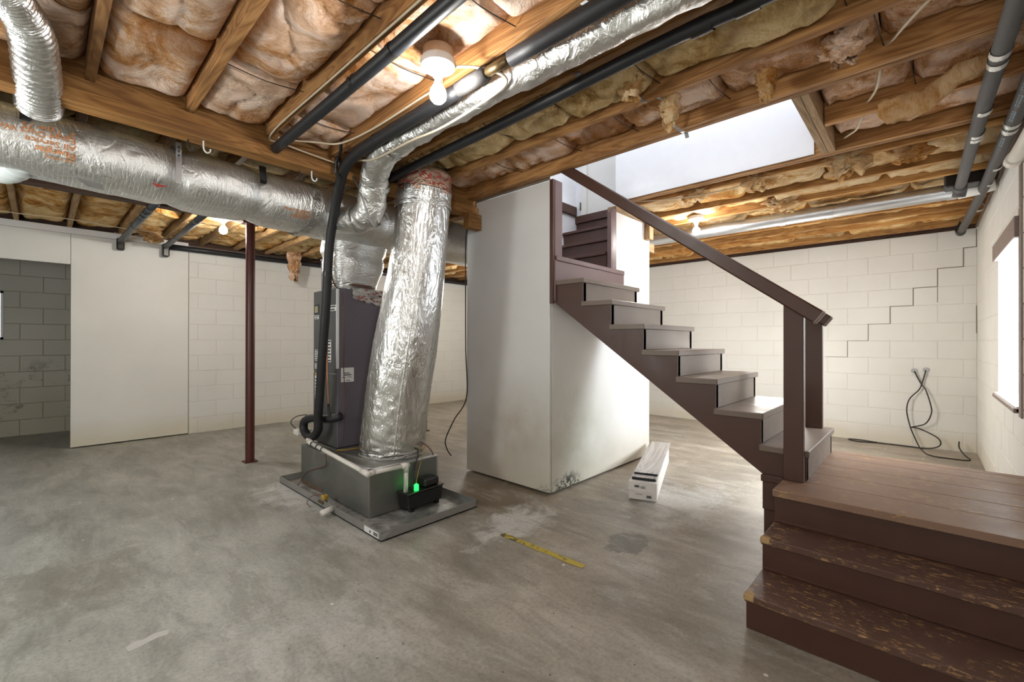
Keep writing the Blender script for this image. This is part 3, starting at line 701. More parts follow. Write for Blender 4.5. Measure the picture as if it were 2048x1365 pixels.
tuft('insulation_tuft', 'yellowish insulation scrap drooping beside the left grey drain pipe', (.87, 6.6, 2.52), .30, .16, 41.0, 'fiber_light', .2)
# long strip that has fallen out between the tail joists
def strip(u, v):
    n = fbm((math.cos(u*6.28)*1.2, v*5, math.sin(u*6.28)*1.2+4.2), 4)
    c = Vector((3.085-.10*v, .185-.44*v, 2.452-.040*math.sin(math.pi*min(1, v*1.5))+.075*v*v))
    en = min(1, 8*v+.5)*min(1, 8*(1-v)+.4)
    a = u*2*math.pi
    return (c.x+math.cos(a)*.030*en*(1+.5*n), c.y+.006*n, c.z+math.sin(a)*.060*en*(1+.45*n))
part_ = part('insulation_strip', MB().grid(18, 44, strip), M['fiber_light'], None, True, weld=True)
tag(part_, 'long curved insulation strip sagging out of the joists beside the stair opening', 'insulation')

# ------------------------------------------------------------------ ducts
# main trunk, foil wrapped, running along the near beam
def trunk_prof(x):
    dz = -.012*(x-.2)
    base = [(3.275, 2.33), (3.262, 2.25), (3.270, 2.165), (3.300, 2.115), (3.36, 2.070), (3.48, 2.045), (3.64, 2.05), (3.74, 2.09), (3.78, 2.18), (3.78, 2.30), (3.72, 2.375), (3.55, 2.395), (3.38, 2.39), (3.31, 2.375)]
    lift = max(0, .057-.032*x)              # the duct gets a little shallower towards the left
    return [(a, b+dz+lift*max(0, 2.2-b)/.155) for a, b in base]
def trunk(xa, xb, n):
    v = []; m = 0
    for i in range(n+1):
        x = xa+(xb-xa)*i/n; pr = trunk_prof(x); m = len(pr)
        pin = 0
        for xs_, k in ((.575, .030), (1.03, .026), (-.75, .014)): pin += k*math.exp(-((x-xs_)/.045)**2)
        for j, (y, z) in enumerate(pr):
            nn = .014*fbm((x*3.2, y*5, z*5), 5)*(0.35 if x < .16 else 1)
            cy, cz = 3.53, 2.22
            dv = Vector((y-cy, z-cz)); dl = dv.length; dv = dv/dl
            v.append((x, y+dv.x*(nn-pin), z+dv.y*(nn-pin)))
    f = [(i*m+j, i*m+(j+1) % m, (i+1)*m+(j+1) % m, (i+1)*m+j) for i in range(n) for j in range(m)]
    f += [tuple(range(m)), tuple(n*m+j for j in range(m))[::-1]]
    return MB().add(v, f)
td = thing('supply_duct', 'large foil wrapped supply duct with orange print running under the beam', 'duct')
o_ = part('duct_wrap', trunk(-3.0, 3.3, 190), M['foil_wrap'], td, True)
def band(x, w, mk, off=.004, j0=0, j1=14, closed=True):
    v = []
    prs = []
    for xx in (x-w/2, x+w/2):
        pr = trunk_prof(xx); ring = []
        for (y, z) in pr:
            dv = Vector((y-3.53, z-2.22)); dv.normalize(); ring.append((xx, y+dv.x*off, z+dv.y*off))
        prs.append(ring)
    m = 14; v = prs[0]+prs[1]
    f = [(j, (j+1) % m, m+(j+1) % m, m+j) for j in (range(m) if closed else range(j0, j1))]
    return part('band', MB().add(v, f), M[mk], td)
band(1.385, .05, 'tape_silver', .012)
sb = part('hanger_strap', MB().box(.549, .577, 3.243, 3.246, 2.14, 2.385).box(.549, .577, 3.247, 3.40, 2.383, 2.386), M['steel'], td)
part('strap_holes', MB().box(.558, .568, 3.2415, 3.2435, 2.35, 2.362).box(.558, .568, 3.2415, 3.2435, 2.326, 2.338).box(.558, .568, 3.2415, 3.2435, 2.302, 2.314), M['print'], sb)
for (xx, z0, z1) in ((-.055, 2.29, 2.385), (1.02, 2.26, 2.38)):
    part('hanger_strap', MB().add([(xx-.022, 3.252, z1), (xx+.022, 3.252, z1), (xx+.028, 3.248, z0+.02), (xx+.02, 3.246, z0), (xx-.016, 3.246, z0), (xx-.015, 3.25, z0+.03)], [(0, 1, 2, 5), (2, 3, 4, 5)]), M['black_plastic'], td)
part('torn_flap', MB().add([(.10, 3.36, 2.105), (.24, 3.40, 2.088), (.25, 3.40, 2.055), (.18, 3.38, 2.057), (.13, 3.37, 2.09)], [(0, 1, 2, 3, 4)]), M['galv_dark'], td)
part('tear', MB().add([(.44, 3.285, 2.125), (.52, 3.282, 2.122), (.49, 3.298, 2.112), (.47, 3.305, 2.108)], [(0, 1, 2, 3)]), M['red_print'], td)

def text(body, size, mk, parent, mat, name='lettering', ext=.0004):
    cu = bpy.data.curves.new('txt', 'FONT'); cu.body = body; cu.size = size; cu.extrude = ext; cu.offset = size*.022; cu.resolution_u = 2
    tmp = bpy.data.objects.new('txt', cu); C.objects.link(tmp)
    dg = bpy.context.evaluated_depsgraph_get(); me = bpy.data.meshes.new_from_object(tmp.evaluated_get(dg)); bpy.data.objects.remove(tmp)
    me.transform(mat); me.materials.clear(); me.materials.append(M[mk])
    return obj(name, me, parent)
# the print on the duct stands upside down: its baseline is up, it runs towards -x
def duct_text(body, size, x, z, stretch=1.0, mk='orange_print'):
    o_ = text(body, size, mk, td, Matrix.Translation((x, 0, z)) @ Matrix(((-stretch, 0, 0, 0), (0, 0, 1, 0), (0, -1, 0, 0), (0, 0, 0, 1))))
    # lay every vertex on the curved wrap
    for v in o_.data.vertices:
        zz = v.co.z; pr = trunk_prof(v.co.x)[:6]; y = 3.262
        for (a, b) in zip(pr[:-1], pr[1:]):
            if b[1] <= zz <= a[1]: k = (a[1]-zz)/(a[1]-b[1]); y = a[0]+(b[0]-a[0])*k
        v.co.y = y-.012+(v.co.y)*.5
    return o_
duct_text('2" Type 75', .040, .128, 2.288, 1.08)
duct_text('Faced Duct Wrap', .040, .128, 2.258, 1.05)
duct_text('All Service', .040, .128, 2.222, 1.05)
duct_text('Fiberglas', .042, .128, 2.186, 1.0)
duct_text('OWENS-CORNING', .013, .128, 2.152, 1.0)
for b_, s_, x_, z_ in (('2" Type 75', .026, 1.36, 2.126), ('All Service', .024, 1.33, 2.108), ('Faced Duct Wrap', .024, 1.34, 2.145)):
    duct_text(b_, s_, x_, z_)

# branch duct: elbow up out of the trunk, then along the joists
br_ = thing('branch_duct', 'round foil branch duct running along the joists past the lit bulb', 'duct')
def wob(k, s_): return lambda u, a: 1+k*fbm((u*s_, math.cos(a)*2, math.sin(a)*2), 4)
part('duct_run', MB().tube([(1.535-.055*min(1, max(0, (y+.2)/1.6)), y, 2.41-.012*max(0, y-2.0)) for y in [-.6+.04*i for i in range(76)]], lambda u: .064+.016*max(0, u-.87)/.13, 22, rf=wob(.22, 34)), M['foil'], br_, True)
part('elbow', MB().tube([(1.48, 2.38, 2.405), (1.50, 2.54, 2.395), (1.56, 2.74, 2.35), (1.61, 2.86, 2.24), (1.625, 2.93, 2.14), (1.60, 3.08, 2.10), (1.56, 3.34, 2.14)], lambda u: .082+.016*min(1, u*2), 22, smooth=7, rf=wob(.10, 16)), M['foil'], br_, True)
for p, q in (((1.482, 2.37, 2.405), (1.487, 2.41, 2.404)), ((1.60, 2.81, 2.31), (1.608, 2.83, 2.285)), ((1.605, 3.03, 2.107), (1.60, 3.055, 2.104))):
    part('clamp_band', MB().tube([p, q], .085 if p[1] < 2.5 else .103, 20, caps=False), M['tape_silver'], br_)
part('hanger_strap', MB().tube([(1.50, 2.93, 2.36), (1.515, 2.84, 2.22), (1.56, 2.83, 2.07), (1.62, 2.86, 2.02), (1.70, 2.92, 2.06)], .008, 6, smooth=5), M['steel'], br_)

# cone over the furnace
cn = thing('supply_plenum', 'wrinkled foil wrapped plenum cone above the grey furnace', 'duct')
def cone():
    v = []; m = 28; n = 22
    for i in range(n+1):
        u = i/n; z = 1.645+(2.10-1.645)*u
        k = .178+(.235-.178)*min(1, u*2.2)+.012*math.sin(u*9)*(u > .4)
        for j in range(m):
            a = 2*math.pi*j/m; p = 1/((abs(math.cos(a))**5+abs(math.sin(a))**5)**(1/5))
            nn = 1+.06*fbm((math.cos(a)*2, math.sin(a)*2, z*9), 4)-.05*math.exp(-((u-.62)/.05)**2)
            v.append((1.875+.02*u+k*p*nn*math.cos(a)*.98, 3.68+k*p*nn*math.sin(a)*.86, z))
    f = [(i*m+j, i*m+(j+1) % m, (i+1)*m+(j+1) % m, (i+1)*m+j) for i in range(n) for j in range(m)]
    return MB().add(v, f)
part('wrap', cone(), M['foil_shiny'], cn, True)
def ring_pts(cx, cy, z, rx, ry, n=24, dz=.0): return [(cx+rx*math.cos(2*math.pi*i/n), cy+ry*math.sin(2*math.pi*i/n), z+dz*math.sin(4*math.pi*i/n+1)) for i in range(n+1)]
part('tie_wire', MB().tube(ring_pts(1.877, 3.68, 1.685, .197, .178, dz=.006), .006, 6, caps=False), M['wire_brown'], cn, True)
part('tie_wire', MB().tube(ring_pts(1.877, 3.68, 1.675, .205, .184, dz=.012), .005, 6, caps=False), M['wire_brown'], cn, True)
def flap(side):
    def fn(u, v):
        n = fbm((u*5, v*5, 2.2), 4); return (1.775+.30*u+.012*n, 3.473-.010*n-.003*side, 1.645-(.13-.05*(1-u)*(1-u))*v+.010*fbm((u*6, v, 9), 3))
    return fn
part('foil_flap', MB().grid(16, 8, flap(0)), M['foil_shiny'], cn, True)
rr_ = random.Random(3); mb = MB()
for i in range(26):
    x, z = 1.80+rr_.random()*.25, 1.635-rr_.random()*.10; w = .012+.012*rr_.random()
    mb.add([(x, 3.452, z), (x+w, 3.452, z-.006), (x+w+.004, 3.452, z+.004), (x+.004, 3.452, z+.010)], [(0, 1, 2, 3)])
part('red_print', mb, M['red_print'], cn)['kind'] = 'stuff'

# leaning return duct
rd = thing('return_duct', 'wide leaning shiny foil return duct beside the furnace', 'duct')
PTS = [((1.900, 3.06, .345), .243), ((1.900, 3.055, .42), .250), ((1.912, 3.01, .747), .247), ((1.938, 2.95, 1.138), .244), ((1.968, 2.89, 1.525), .226), ((1.985, 2.83, 1.905), .205), ((1.992, 2.79, 2.20), .200), ((1.995, 2.77, 2.345), .200)]
pp = catmull([Vector(p) for p, r in PTS], 22); rads = [Vector((r, 0, 0)) for p, r in PTS]; rads = [q.x for q in catmull(rads, 22)]
def rad(u):
    i = u*(len(rads)-1); k = min(int(i), len(rads)-2); return rads[k]+(rads[k+1]-rads[k])*(i-k)
def crum(u, a):
    low = max(0, 1-u*1.9)**1.3
    q = (math.cos(a)*1.6, math.sin(a)*1.6)
    long_ = .030*fbm((u*2.5, q[0]*1.5, q[1]*1.5), 4)                       # long soft facets along the duct
    w1 = 1-abs(2*noise.noise(Vector((u*30+1.2*fbm((q[0], q[1], 3), 2), q[0]*1.1, q[1]*1.1))))
    w2 = 1-abs(2*noise.noise(Vector((u*64, q[0]*2.2+5, q[1]*2.2))))
    return 1+long_-(.010+.050*low)*max(0, w1-.35)-(.006+.018*low)*max(0, w2-.4)
part('wrap', MB().tube([tuple(p) for p in pp], rad, 64, rf=crum), M['foil_return'], rd, True)
def ruff(u, a): return 1+.05*fbm((u*3, math.cos(a)*3, math.sin(a)*3), 4)
part('foil_tape', MB().tube([(1.993, 2.79, 2.20+.02*i) for i in range(6)], .207, 32, caps=False, rf=ruff), M['foil_shiny'], rd, True)
part('upper_collar', MB().tube([(1.994, 2.775, 2.295+.02*i) for i in range(9)], .1985, 28, rf=ruff), M['foil_red'], rd, True)
mb = MB(); rr_ = random.Random(5)
for i in range(70):
    a = math.pi*(1.0+rr_.random()*.95); z = 2.315+rr_.random()*.10; da = .07+.05*rr_.random(); r = .2085
    P_ = [(1.994+r*math.cos(q), 2.775+r*math.sin(q), zz) for q, zz in ((a, z), (a+da, z), (a+da+.02, z+.012), (a+.02, z+.012))]
    mb.add(P_, [(0, 1, 2, 3)])
part('red_print', mb, M['red_print'], rd)['kind'] = 'stuff'
part('base_collar', MB().tube([(1.900, 3.06, .333), (1.900, 3.06, .352)], .252, 32, rf=ruff, caps=False), M['foil'], rd, True)
part('seam', MB().tube([(p.x-.50*(rad(i/(len(pp)-1)))-.0, p.y-.885*rad(i/(len(pp)-1)), p.z) for i, p in enumerate(pp)][14:-34], .006, 6), M['foil'], rd, True)

# flexible duct in the upper left, and the white one under the trunk
def corr(n, k): return lambda u, a: 1+k*math.sin(u*2*math.pi*n+a*.6)
fx = thing('flexible_duct', 'bright corrugated foil flexible duct dropping onto the supply duct', 'duct')
HP = [((-.004, 3.150, 2.350), .082), ((-.005, 3.081, 2.36), .081), ((-.009, 2.882, 2.385), .077), ((-.025, 2.559, 2.41), .0686), ((-.054, 2.441, 2.42), .064), ((-.085, 2.332, 2.42), .060), ((-.125, 2.255, 2.42), .058), ((-.30, 1.95, 2.42), .058)]
hq = catmull([Vector(p) for p, r in HP], 44); hr = [q.x for q in catmull([Vector((r, 0, 0)) for p, r in HP], 44)]
part('duct_hose', MB().tube(hq, lambda u: hr[min(len(hr)-1, int(u*(len(hr)-1)+.5))], 22, rf=lambda u, a: 1+.05*math.sin(u*2*math.pi*44+a*.6)+.03*fbm((u*40, math.cos(a), math.sin(a)), 3)), M['flex'], fx, True)
part('end_rim', MB().tube([(-.004, 3.153, 2.352), (-.004, 3.165, 2.337)], .085, 24, caps=False), M['flex'], fx, True)
wd = thing('white_flexible_duct', 'white pleated flexible duct end below the supply duct', 'duct')
part('duct_hose', MB().tube([(-.45, 4.0, 2.30), (-.28, 3.88, 2.24), (-.17, 3.72, 2.155), (-.11, 3.60, 2.145), (-.06, 3.53, 2.19)], .078, 20, smooth=14, rf=corr(13, .075)), M['white_flex'], wd, True)

gd = thing('galvanised_duct', 'thin galvanised corrugated round duct between joists near the back wall', 'duct')
part('duct_run', MB().tube([(5.005, -.20+.02*i, 2.415) for i in range(160)], .062, 18, rf=corr(80, .02)), M['galv_bright'], gd, True)
for y in (.62, 1.0, -.18): part('coupling', MB().tube([(5.005, y, 2.415), (5.005, y+.05, 2.415)], .067, 18, caps=False), M['galv_bright'], gd, True)
part('duct_boot', MB().tube([(5.005, -.19, 2.415), (5.005, -.30, 2.425), (5.005, -.385, 2.44)], .07, 16, smooth=3), M['white'], gd, True)
bk = thing('black_duct_boot', 'black duct boot above the crossing wrapped grey pipes', 'duct')
part('boot', MB().box(4.80, 4.96, -.33, -.11, 2.40, 2.52), M['black_plastic'], bk, bevel=.01)

# ------------------------------------------------------------------ pipes on the ceiling
p1 = thing('drain_pipe', 'thick black insulated pipe slanting under the joist on the left of the bulb', 'pipe')
part('pipe_run', MB().tube([(1.003, -.1, 2.432), (1.006, 1.0, 2.428), (1.010, 2.0, 2.42), (.992, 2.93, 2.392)], .030, 14, smooth=6), M['black_pipe'], p1, True)
for y in (1.62, 1.95): part('tape_wrap', MB().tube([(1.008, y, 2.424), (1.008, y+.03, 2.424)], .0318, 14, caps=False), M['black_plastic'], p1, True)
p3 = thing('drain_pipe', 'long black pipe crossing under the joists towards the leaning duct top', 'pipe')
part('pipe_run', MB().tube([(1.752, -.25, 2.425), (1.750, .4, 2.425), (1.738, .85, 2.425), (1.762, 1.75, 2.42), (1.765, 2.5, 2.415), (1.765, 2.93, 2.405)], .029, 14, smooth=5), M['black_pipe'], p3, True)
for y in (.47, .63): part('tape_wrap', MB().tube([(1.748, y-.04, 2.425), (1.747, y+.04, 2.425)], .0335, 14, caps=False), M['black_plastic'], p3, True)
p2 = thing('refrigerant_line', 'black foam covered refrigerant line dropping from the ceiling to the furnace', 'pipe')
part('line_run', MB().tube([(1.378, -.4, 2.40), (1.376, .4, 2.40), (1.36, 1.28, 2.40)], .034, 14, smooth=6), M['black'], p2, True)
part('coupling', MB().tube([(1.358, 1.30, 2.40), (1.357, 1.43, 2.40)], .022, 12), M['brass'], p2, True)
part('line_run', MB().tube([(1.357, 1.43, 2.40), (1.36, 1.62, 2.40)], .034, 14), M['grey_foam'], p2, True)
part('line_run', MB().tube([(1.36, 1.62, 2.395), (1.362, 2.1, 2.395), (1.372, 2.6, 2.395), (1.395, 2.84, 2.365), (1.44, 3.02, 2.28), (1.472, 3.17, 2.12), (1.485, 3.27, 1.92), (1.49, 3.31, 1.70), (1.495, 3.35, 1.45), (1.505, 3.43, 1.10), (1.515, 3.505, .74), (1.52, 3.54, .60), (1.53, 3.56, .50), (1.53, 3.64, .43), (1.53, 3.74, .41), (1.525, 3.83, .46), (1.53, 3.82, .53), (1.55, 3.72, .565), (1.58, 3.60, .575), (1.62, 3.50, .58), (1.66, 3.44, .60)], .0335, 14, smooth=7), M['black'], p2, True)
for p, q in (((1.449, 3.05, 2.262), (1.456, 3.085, 2.228)), ((1.497, 3.365, 1.40), (1.499, 3.378, 1.335)), ((1.489, 3.305, 1.73), (1.4905, 3.312, 1.70))):
    part('tape_wrap', MB().tube([p, q], .036, 14, caps=False), M['black_plastic'], p2, True)
part('hanger_strap', MB().tube([(1.30, 2.70, 2.475), (1.335, 2.78, 2.44), (1.345, 2.86, 2.40), (1.35, 2.88, 2.33), (1.40, 2.90, 2.31)], .010, 6, smooth=4), M['black_plastic'], p2, True)
part('hanger_strap', MB().tube([(1.385, 2.90, 2.47), (1.385, 2.90, 2.38)], .009, 6), M['black_plastic'], p2, True)
cp = thing('copper_line', 'thin bare copper tube beside the black refrigerant line', 'pipe')
part('tube', MB().tube([(1.56, 3.40, 1.90), (1.585, 3.50, 1.70), (1.588, 3.51, 1.53), (1.588, 3.53, 1.05), (1.585, 3.505, .73), (1.59, 3.49, .63)], .0055, 8, smooth=6), M['copper'], cp, True)
part('sleeve', MB().tube([(1.587, 3.505, .70), (1.59, 3.49, .61), (1.62, 3.48, .56)], .010, 8, smooth=3), M['black'], cp, True)

g1 = thing('wrapped_pipe', 'grey foam wrapped pipe with silver tape bands near the right wall', 'pipe')
part('pipe_run', MB().tube([(1.5, -.255, 2.40), (2.33, -.236, 2.395), (2.85, -.224, 2.395), (3.67, -.21, 2.395), (4.80, -.197, 2.395)], .032, 14, smooth=5), M['grey_foam'], g1, True)
for x in (2.66, 2.75, 3.27, 3.62, 3.68): part('tape_band', MB().tube([(x, -.227+.012*(x-2.7), 2.395), (x+.045, -.227+.012*(x-2.65), 2.395)], .0345, 14, caps=False), M['tape_silver'], g1, True)
part('pipe_end', MB().tube([(4.80, -.197, 2.395), (4.84, -.197, 2.37), (4.86, -.19, 2.33)], .04, 12, smooth=3), M['grey_foam'], g1, True)
g2 = thing('wrapped_pipe', 'grey pipe nearest the right wall ending in an elbow at the back wall', 'pipe')
part('pipe_run', MB().tube([(1.9, -.352, 2.39), (3.24, -.348, 2.388), (4.06, -.34, 2.388), (5.18, -.325, 2.385), (6.62, -.28, 2.375)], .032, 14, smooth=5), M['grey_foam'], g2, True)
for x in (3.55, 3.64, 4.35, 4.75, 5.6): part('tape_band', MB().tube([(x, -.346, 2.388), (x+.05, -.345, 2.388)], .0345, 14, caps=False), M['tape_silver'], g2, True)
mb = MB(); rr_ = random.Random(9)
for i in range(46):
    x = 2.95+.022*i+(.05 if i % 9 > 6 else 0); y = -.349+.008*(x-3.2); w = .006+.007*rr_.random()
    if i % 9 < 7: mb.add([(x, y+.012, 2.3575), (x+w, y+.012, 2.3575), (x+w, y+.026, 2.3675), (x, y+.026, 2.3675)], [(0, 1, 2, 3)])
part('print', mb, simple('pale_blue_print', (.25, .40, .52), .6, var=0), g2)['kind'] = 'stuff'
part('elbow', MB().tube([(6.60, -.28, 2.375), (6.72, -.277, 2.375), (6.80, -.275, 2.42), (6.82, -.275, 2.52)], .038, 12, smooth=4), M['black_pipe'], g2, True)
gv = thing('pvc_pipe', 'white plastic pipe end along the top of the right wall', 'pipe')
part('pipe_run', MB().tube([(2.2, -.352, 2.10), (3.2, -.352, 2.165), (3.62, -.352, 2.195)], .030, 16), M['pvc'], gv, True)
part('hub', MB().tube([(3.56, -.352, 2.191), (3.665, -.352, 2.199)], .036, 16), M['pvc'], gv, True)
fp = thing('grey_drain_pipe', 'slate grey drain pipe from the dark beam to the white panel, left one', 'pipe')
part('pipe_run', MB().tube([(.672, 4.6, 2.375), (.645, 6.86, 2.375)], .030, 14), M['slate_pipe'], fp, True)
for y in (4.95, 5.15, 5.3, 5.85): part('coupling', MB().tube([(.668-(y-4.6)*.012, y, 2.375), (.668-(y-4.6)*.012, y+.05, 2.375)], .034, 14, caps=False), M['slate_pipe'], fp, True)
part('elbow', MB().box(.61, .68, 6.86, 6.93, 2.27, 2.41), M['black_plastic'], fp, bevel=.012)
fq = thing('grey_drain_pipe', 'slate grey drain pipe turning along the wall top beside the second bulb', 'pipe')
part('pipe_run', MB().tube([(1.035, 4.6, 2.375), (1.062, 6.84, 2.375)], .030, 14), M['slate_pipe'], fq, True)
for y in (5.15, 6.1): part('coupling', MB().tube([(1.041+(y-4.9)*.012, y, 2.375), (1.041+(y-4.9)*.012, y+.05, 2.375)], .034, 14, caps=False), M['slate_pipe'], fq, True)
part('elbow', MB().box(1.03, 1.10, 6.84, 6.93, 2.25, 2.41), M['black_plastic'], fq, bevel=.012)
part('wall_run', MB().tube([(1.10, 6.90, 2.385), (3.0, 6.905, 2.39), (6.6, 6.91, 2.40)], .036, 14, smooth=4), M['black_pipe'], fq, True)

# ------------------------------------------------------------------ furnace, return box, pan, pump
pan = thing('drain_pan', 'shallow galvanised metal pan on the floor under the furnace', 'pan')
PX0, PX1, PY0, PY1 = 1.395, 2.165, 2.372, 4.00
part('pan_floor', MB().box(PX0, PX1, PY0, PY1, .004, .010), M['pan_floor'], pan)
for d in ((PX0, PX1, PY0, PY0+.003, .004, .058), (PX0, PX1, PY1-.003, PY1, .004, .058), (PX0, PX0+.003, PY0, PY1, .004, .058), (PX1-.003, PX1, PY0, PY1, .004, .058)):
    bx('pan_side', d, M['galv'], pan, 0)
part('folded_corner', MB().add([(PX0-.001, PY0-.001, .05), (PX0+.075, PY0-.003, .054), (PX0-.001, PY0-.003, .008)], [(0, 1, 2)]), M['galv_bright'], pan)
part('folded_corner', MB().add([(PX1+.001, PY0-.001, .05), (PX1+.003, PY0+.06, .054), (PX1+.002, PY0-.001, .008)], [(0, 1, 2)]), M['galv_bright'], pan)
lb = bx('label', (PX0-.001, PX0, PY0+.03, PY0+.20, .012, .048), M['white'], pan, 0); lb['label'] = 'white printed sticker on the pan corner'
mb = MB()
for k in range(5): mb.box(PX0-.0016, PX0-.001, PY0+.04+.01*k, PY0+.047+.01*k, .02, .04)
mb.box(PX0-.0016, PX0-.001, PY0+.12, PY0+.135, .022, .036); part('print', mb, M['print'], lb)['kind'] = 'stuff'
part('drain_stub', MB().tube([(PX0+.02, 3.02, .036), (PX0-.085, 2.99, .034)], .021, 14), M['pvc'], pan, True)
part('drain_hole', MB().tube([(1.49, 2.45, .010), (1.49, 2.45, .0115)], .010, 10), M['print'], pan)
fsw = thing('float_switch', 'yellow capped float switch clipped to the drain pan edge', 'switch')
part('body', MB().box(1.40, 1.44, 3.165, 3.215, .05, .085), M['wire_yellow'], fsw, bevel=.005)
part('clip', MB().box(1.385, 1.425, 3.15, 3.23, .03, .05), M['brass'], fsw, bevel=.004)
part('wire', MB().tube([(1.42, 3.2, .085), (1.36, 3.26, .075), (1.33, 3.28, .03), (1.34, 3.25, .004)], .003, 6, smooth=5), M['wire_brown'], fsw, True)

rb_ = thing('return_air_box', 'galvanised sheet metal return box supporting the furnace and leaning duct', 'box')
BX0, BX1, BYa, BYb = 1.515, 2.085, 2.725, 3.86
part('shell', MB().box(BX0, BX1, BYa, BYb, .012, .33), M['galv_dark'], rb_, bevel=.004)
part('corner_seam', MB().box(BX0-.002, BX0+.010, BYa-.002, BYa+.010, .012, .332), M['galv_dark'], rb_)
part('corner_seam', MB().box(BX1-.012, BX1+.002, BYa-.002, BYa+.012, .012, .332), M['galv_bright'], rb_)
part('top_lip', MB().box(BX0-.003, BX1+.003, BYa-.003, BYa+.03, .326, .333).box(BX0-.003, BX0+.03, BYa, 3.48, .326, .333), M['galv_bright'], rb_)
part('rust_patch', MB().box(BX0-.0012, BX0, 3.45, 3.85, .014, .045), simple('rust', (.15, .095, .06), .8, var=.5, scale=14), rb_)

fu = thing('furnace', 'tall purple grey furnace cabinet with stickers on its dark front', 'furnace')
FX0, FX1, FY0, FY1, FZ0, FZ1 = 1.645, 2.075, 3.485, 3.92, .333, 1.64
part('cabinet', MB().box(FX0+.004, FX1, FY0, FY1, FZ0, FZ1), M['cabinet'], fu, bevel=.004)
d1 = bx('door_panel', (FX0-.004, FX0+.006, FY0+.004, FY1-.004, .945, FZ1-.006), M['cabinet_front'], fu)
d2 = bx('door_panel', (FX0-.004, FX0+.006, FY0+.004, FY1-.004, FZ0+.004, .938), M['cabinet_front'], fu)
bx('insulation_edge', (FX0-.004, FX0+.020, FY0-.003, FY0+.004, .98, FZ1-.01), M['white'], fu, .002)
sg = bx('sight_window', (FX0-.008, FX0-.003, 3.805, 3.895, 1.435, 1.525), M['print'], fu); bx('sight_glass', (FX0-.010, FX0-.008, 3.82, 3.88, 1.45, 1.505), M['amber'], sg)
def sticker(y0, y1, z0, z1, lines=5, extra=None, parent=d1):
    s_ = bx('sticker', (FX0-.0052, FX0-.004, y0, y1, z0, z1), M['white'], parent, 0)
    return s_
def stick_lines(s_, y0, y1, z0, z1, n):
    mb = MB(); h = (z1-z0)/(n*1.6)
    for k in range(n):
        zc = z1-(k+.5)*(z1-z0)/n; mb.box(FX0-.0058, FX0-.0052, y0+(y1-y0)*(.1+.15*(k % 2)), y1-(y1-y0)*.12, zc-h*.35, zc+h*.35)
    part('print', mb, M['print'], fu)['kind'] = 'stuff'
for (a_, b_, c_, d_, n_) in ((3.475+.01, 3.60, 1.452, 1.50, 2), (3.575, 3.64, 1.03, 1.215, 7), (3.812, 3.895, 1.395, 1.43, 2)):
    stick_lines(sticker(a_, b_, c_, d_), a_, b_, c_, d_, n_)
for (a_, b_, c_, d_, n_) in ((3.815, 3.885, 1.035, 1.13, 5), (3.815, 3.885, .965, 1.012, 3)):
    stick_lines(sticker(a_, b_, c_, d_), a_, b_, c_, d_, n_)
stick_lines(sticker(3.82, 3.885, .70, .905, parent=d2), 3.82, 3.885, .70, .89, 7)
bx('sticker', (FX0-.0055, FX0-.0038, 3.82, 3.885, .905, .93), M['wire_yellow'], d2, 0)
s2 = bx('sticker', (1.682, 1.793, FY0-.0012, FY0, .868, .985), M['white'], fu, 0)
mb = MB()
for (a_, b_, c_, d_) in ((1.705, 1.755, .937, .944), (1.708, 1.772, .921, .929), (1.692, 1.72, .903, .908), (1.735, 1.775, .905, .909), (1.725, 1.76, .878, .883)): mb.box(a_, b_, FY0-.0018, FY0-.0012, c_, d_)
part('print', mb, M['print'], fu)['kind'] = 'stuff'
mb = MB()
for x, z in ((1.80, 1.42), (1.95, 1.44), (1.70, .42), (1.98, 1.30)): mb.box(x, x+.006, FY0-.002, FY0, z, z+.006)
part('screw_hole', mb, M['print'], fu)
part('wire', MB().tube([(1.69, FY0-.008, 1.60), (1.704, FY0-.008, 1.30), (1.701, FY0-.008, .97), (1.715, FY0-.008, .72), (1.70, FY0-.008, .46), (1.69, FY0-.012, .40), (1.655, FY0-.03, .345)], .0035, 6, smooth=6), M['wire_brown'], fu, True)
jb = thing('control_box', 'small grey metal control box on top of the furnace', 'box')
part('box_body', MB().box(1.68, 1.80, 3.74, 3.86, 1.645, 1.905), M['cabinet'], jb, bevel=.006)
part('box_lid', MB().box(1.675, 1.805, 3.735, 3.865, 1.905, 1.92), M['cabinet'], jb, bevel=.004)
part('wire', MB().tube([(1.585, 3.45, 1.86), (1.62, 3.52, 1.74), (1.68, 3.58, 1.66), (1.74, 3.60, 1.65)], .005, 6, smooth=5), M['wire_brown'], jb, True)

pv = thing('condensate_pipe', 'white plastic condensate pipe angling along the return box to the pump', 'pipe')
part('pipe_run', MB().tube([(1.58, 3.95, .405), (1.49, 3.62, .392)], .019, 12), M['pvc'], pv, True)
part('pipe_run', MB().tube([(1.485, 3.62, .390), (1.478, 2.70, .330)], .016, 12), M['pvc'], pv, True)
part('pipe_run', MB().tube([(1.478, 2.69, .327), (1.745, 2.655, .333)], .016, 12), M['pvc'], pv, True)
part('pipe_run', MB().tube([(1.755, 2.655, .33), (1.755, 2.66, .13)], .016, 12), M['pvc'], pv, True)
for p, q in (((1.478, 2.76, .334), (1.478, 2.665, .327)), ((1.47, 2.69, .327), (1.53, 2.684, .328)), ((1.72, 2.658, .333), (1.775, 2.654, .333)), ((1.755, 2.655, .352), (1.755, 2.656, .29)), ((1.49, 3.64, .392), (1.484, 3.56, .388))):
    part('fitting', MB().tube([p, q], .0205, 12), M['pvc'], pv, True)
for y in (3.55, 3.45, 3.36): part('cable_tie', MB().tube([(1.485, y, .385-.065*(3.62-y)+.005), (1.485, y+.014, .385-.065*(3.62-y)+.005)], .0215, 10, caps=False), M['black_plastic'], pv, True)
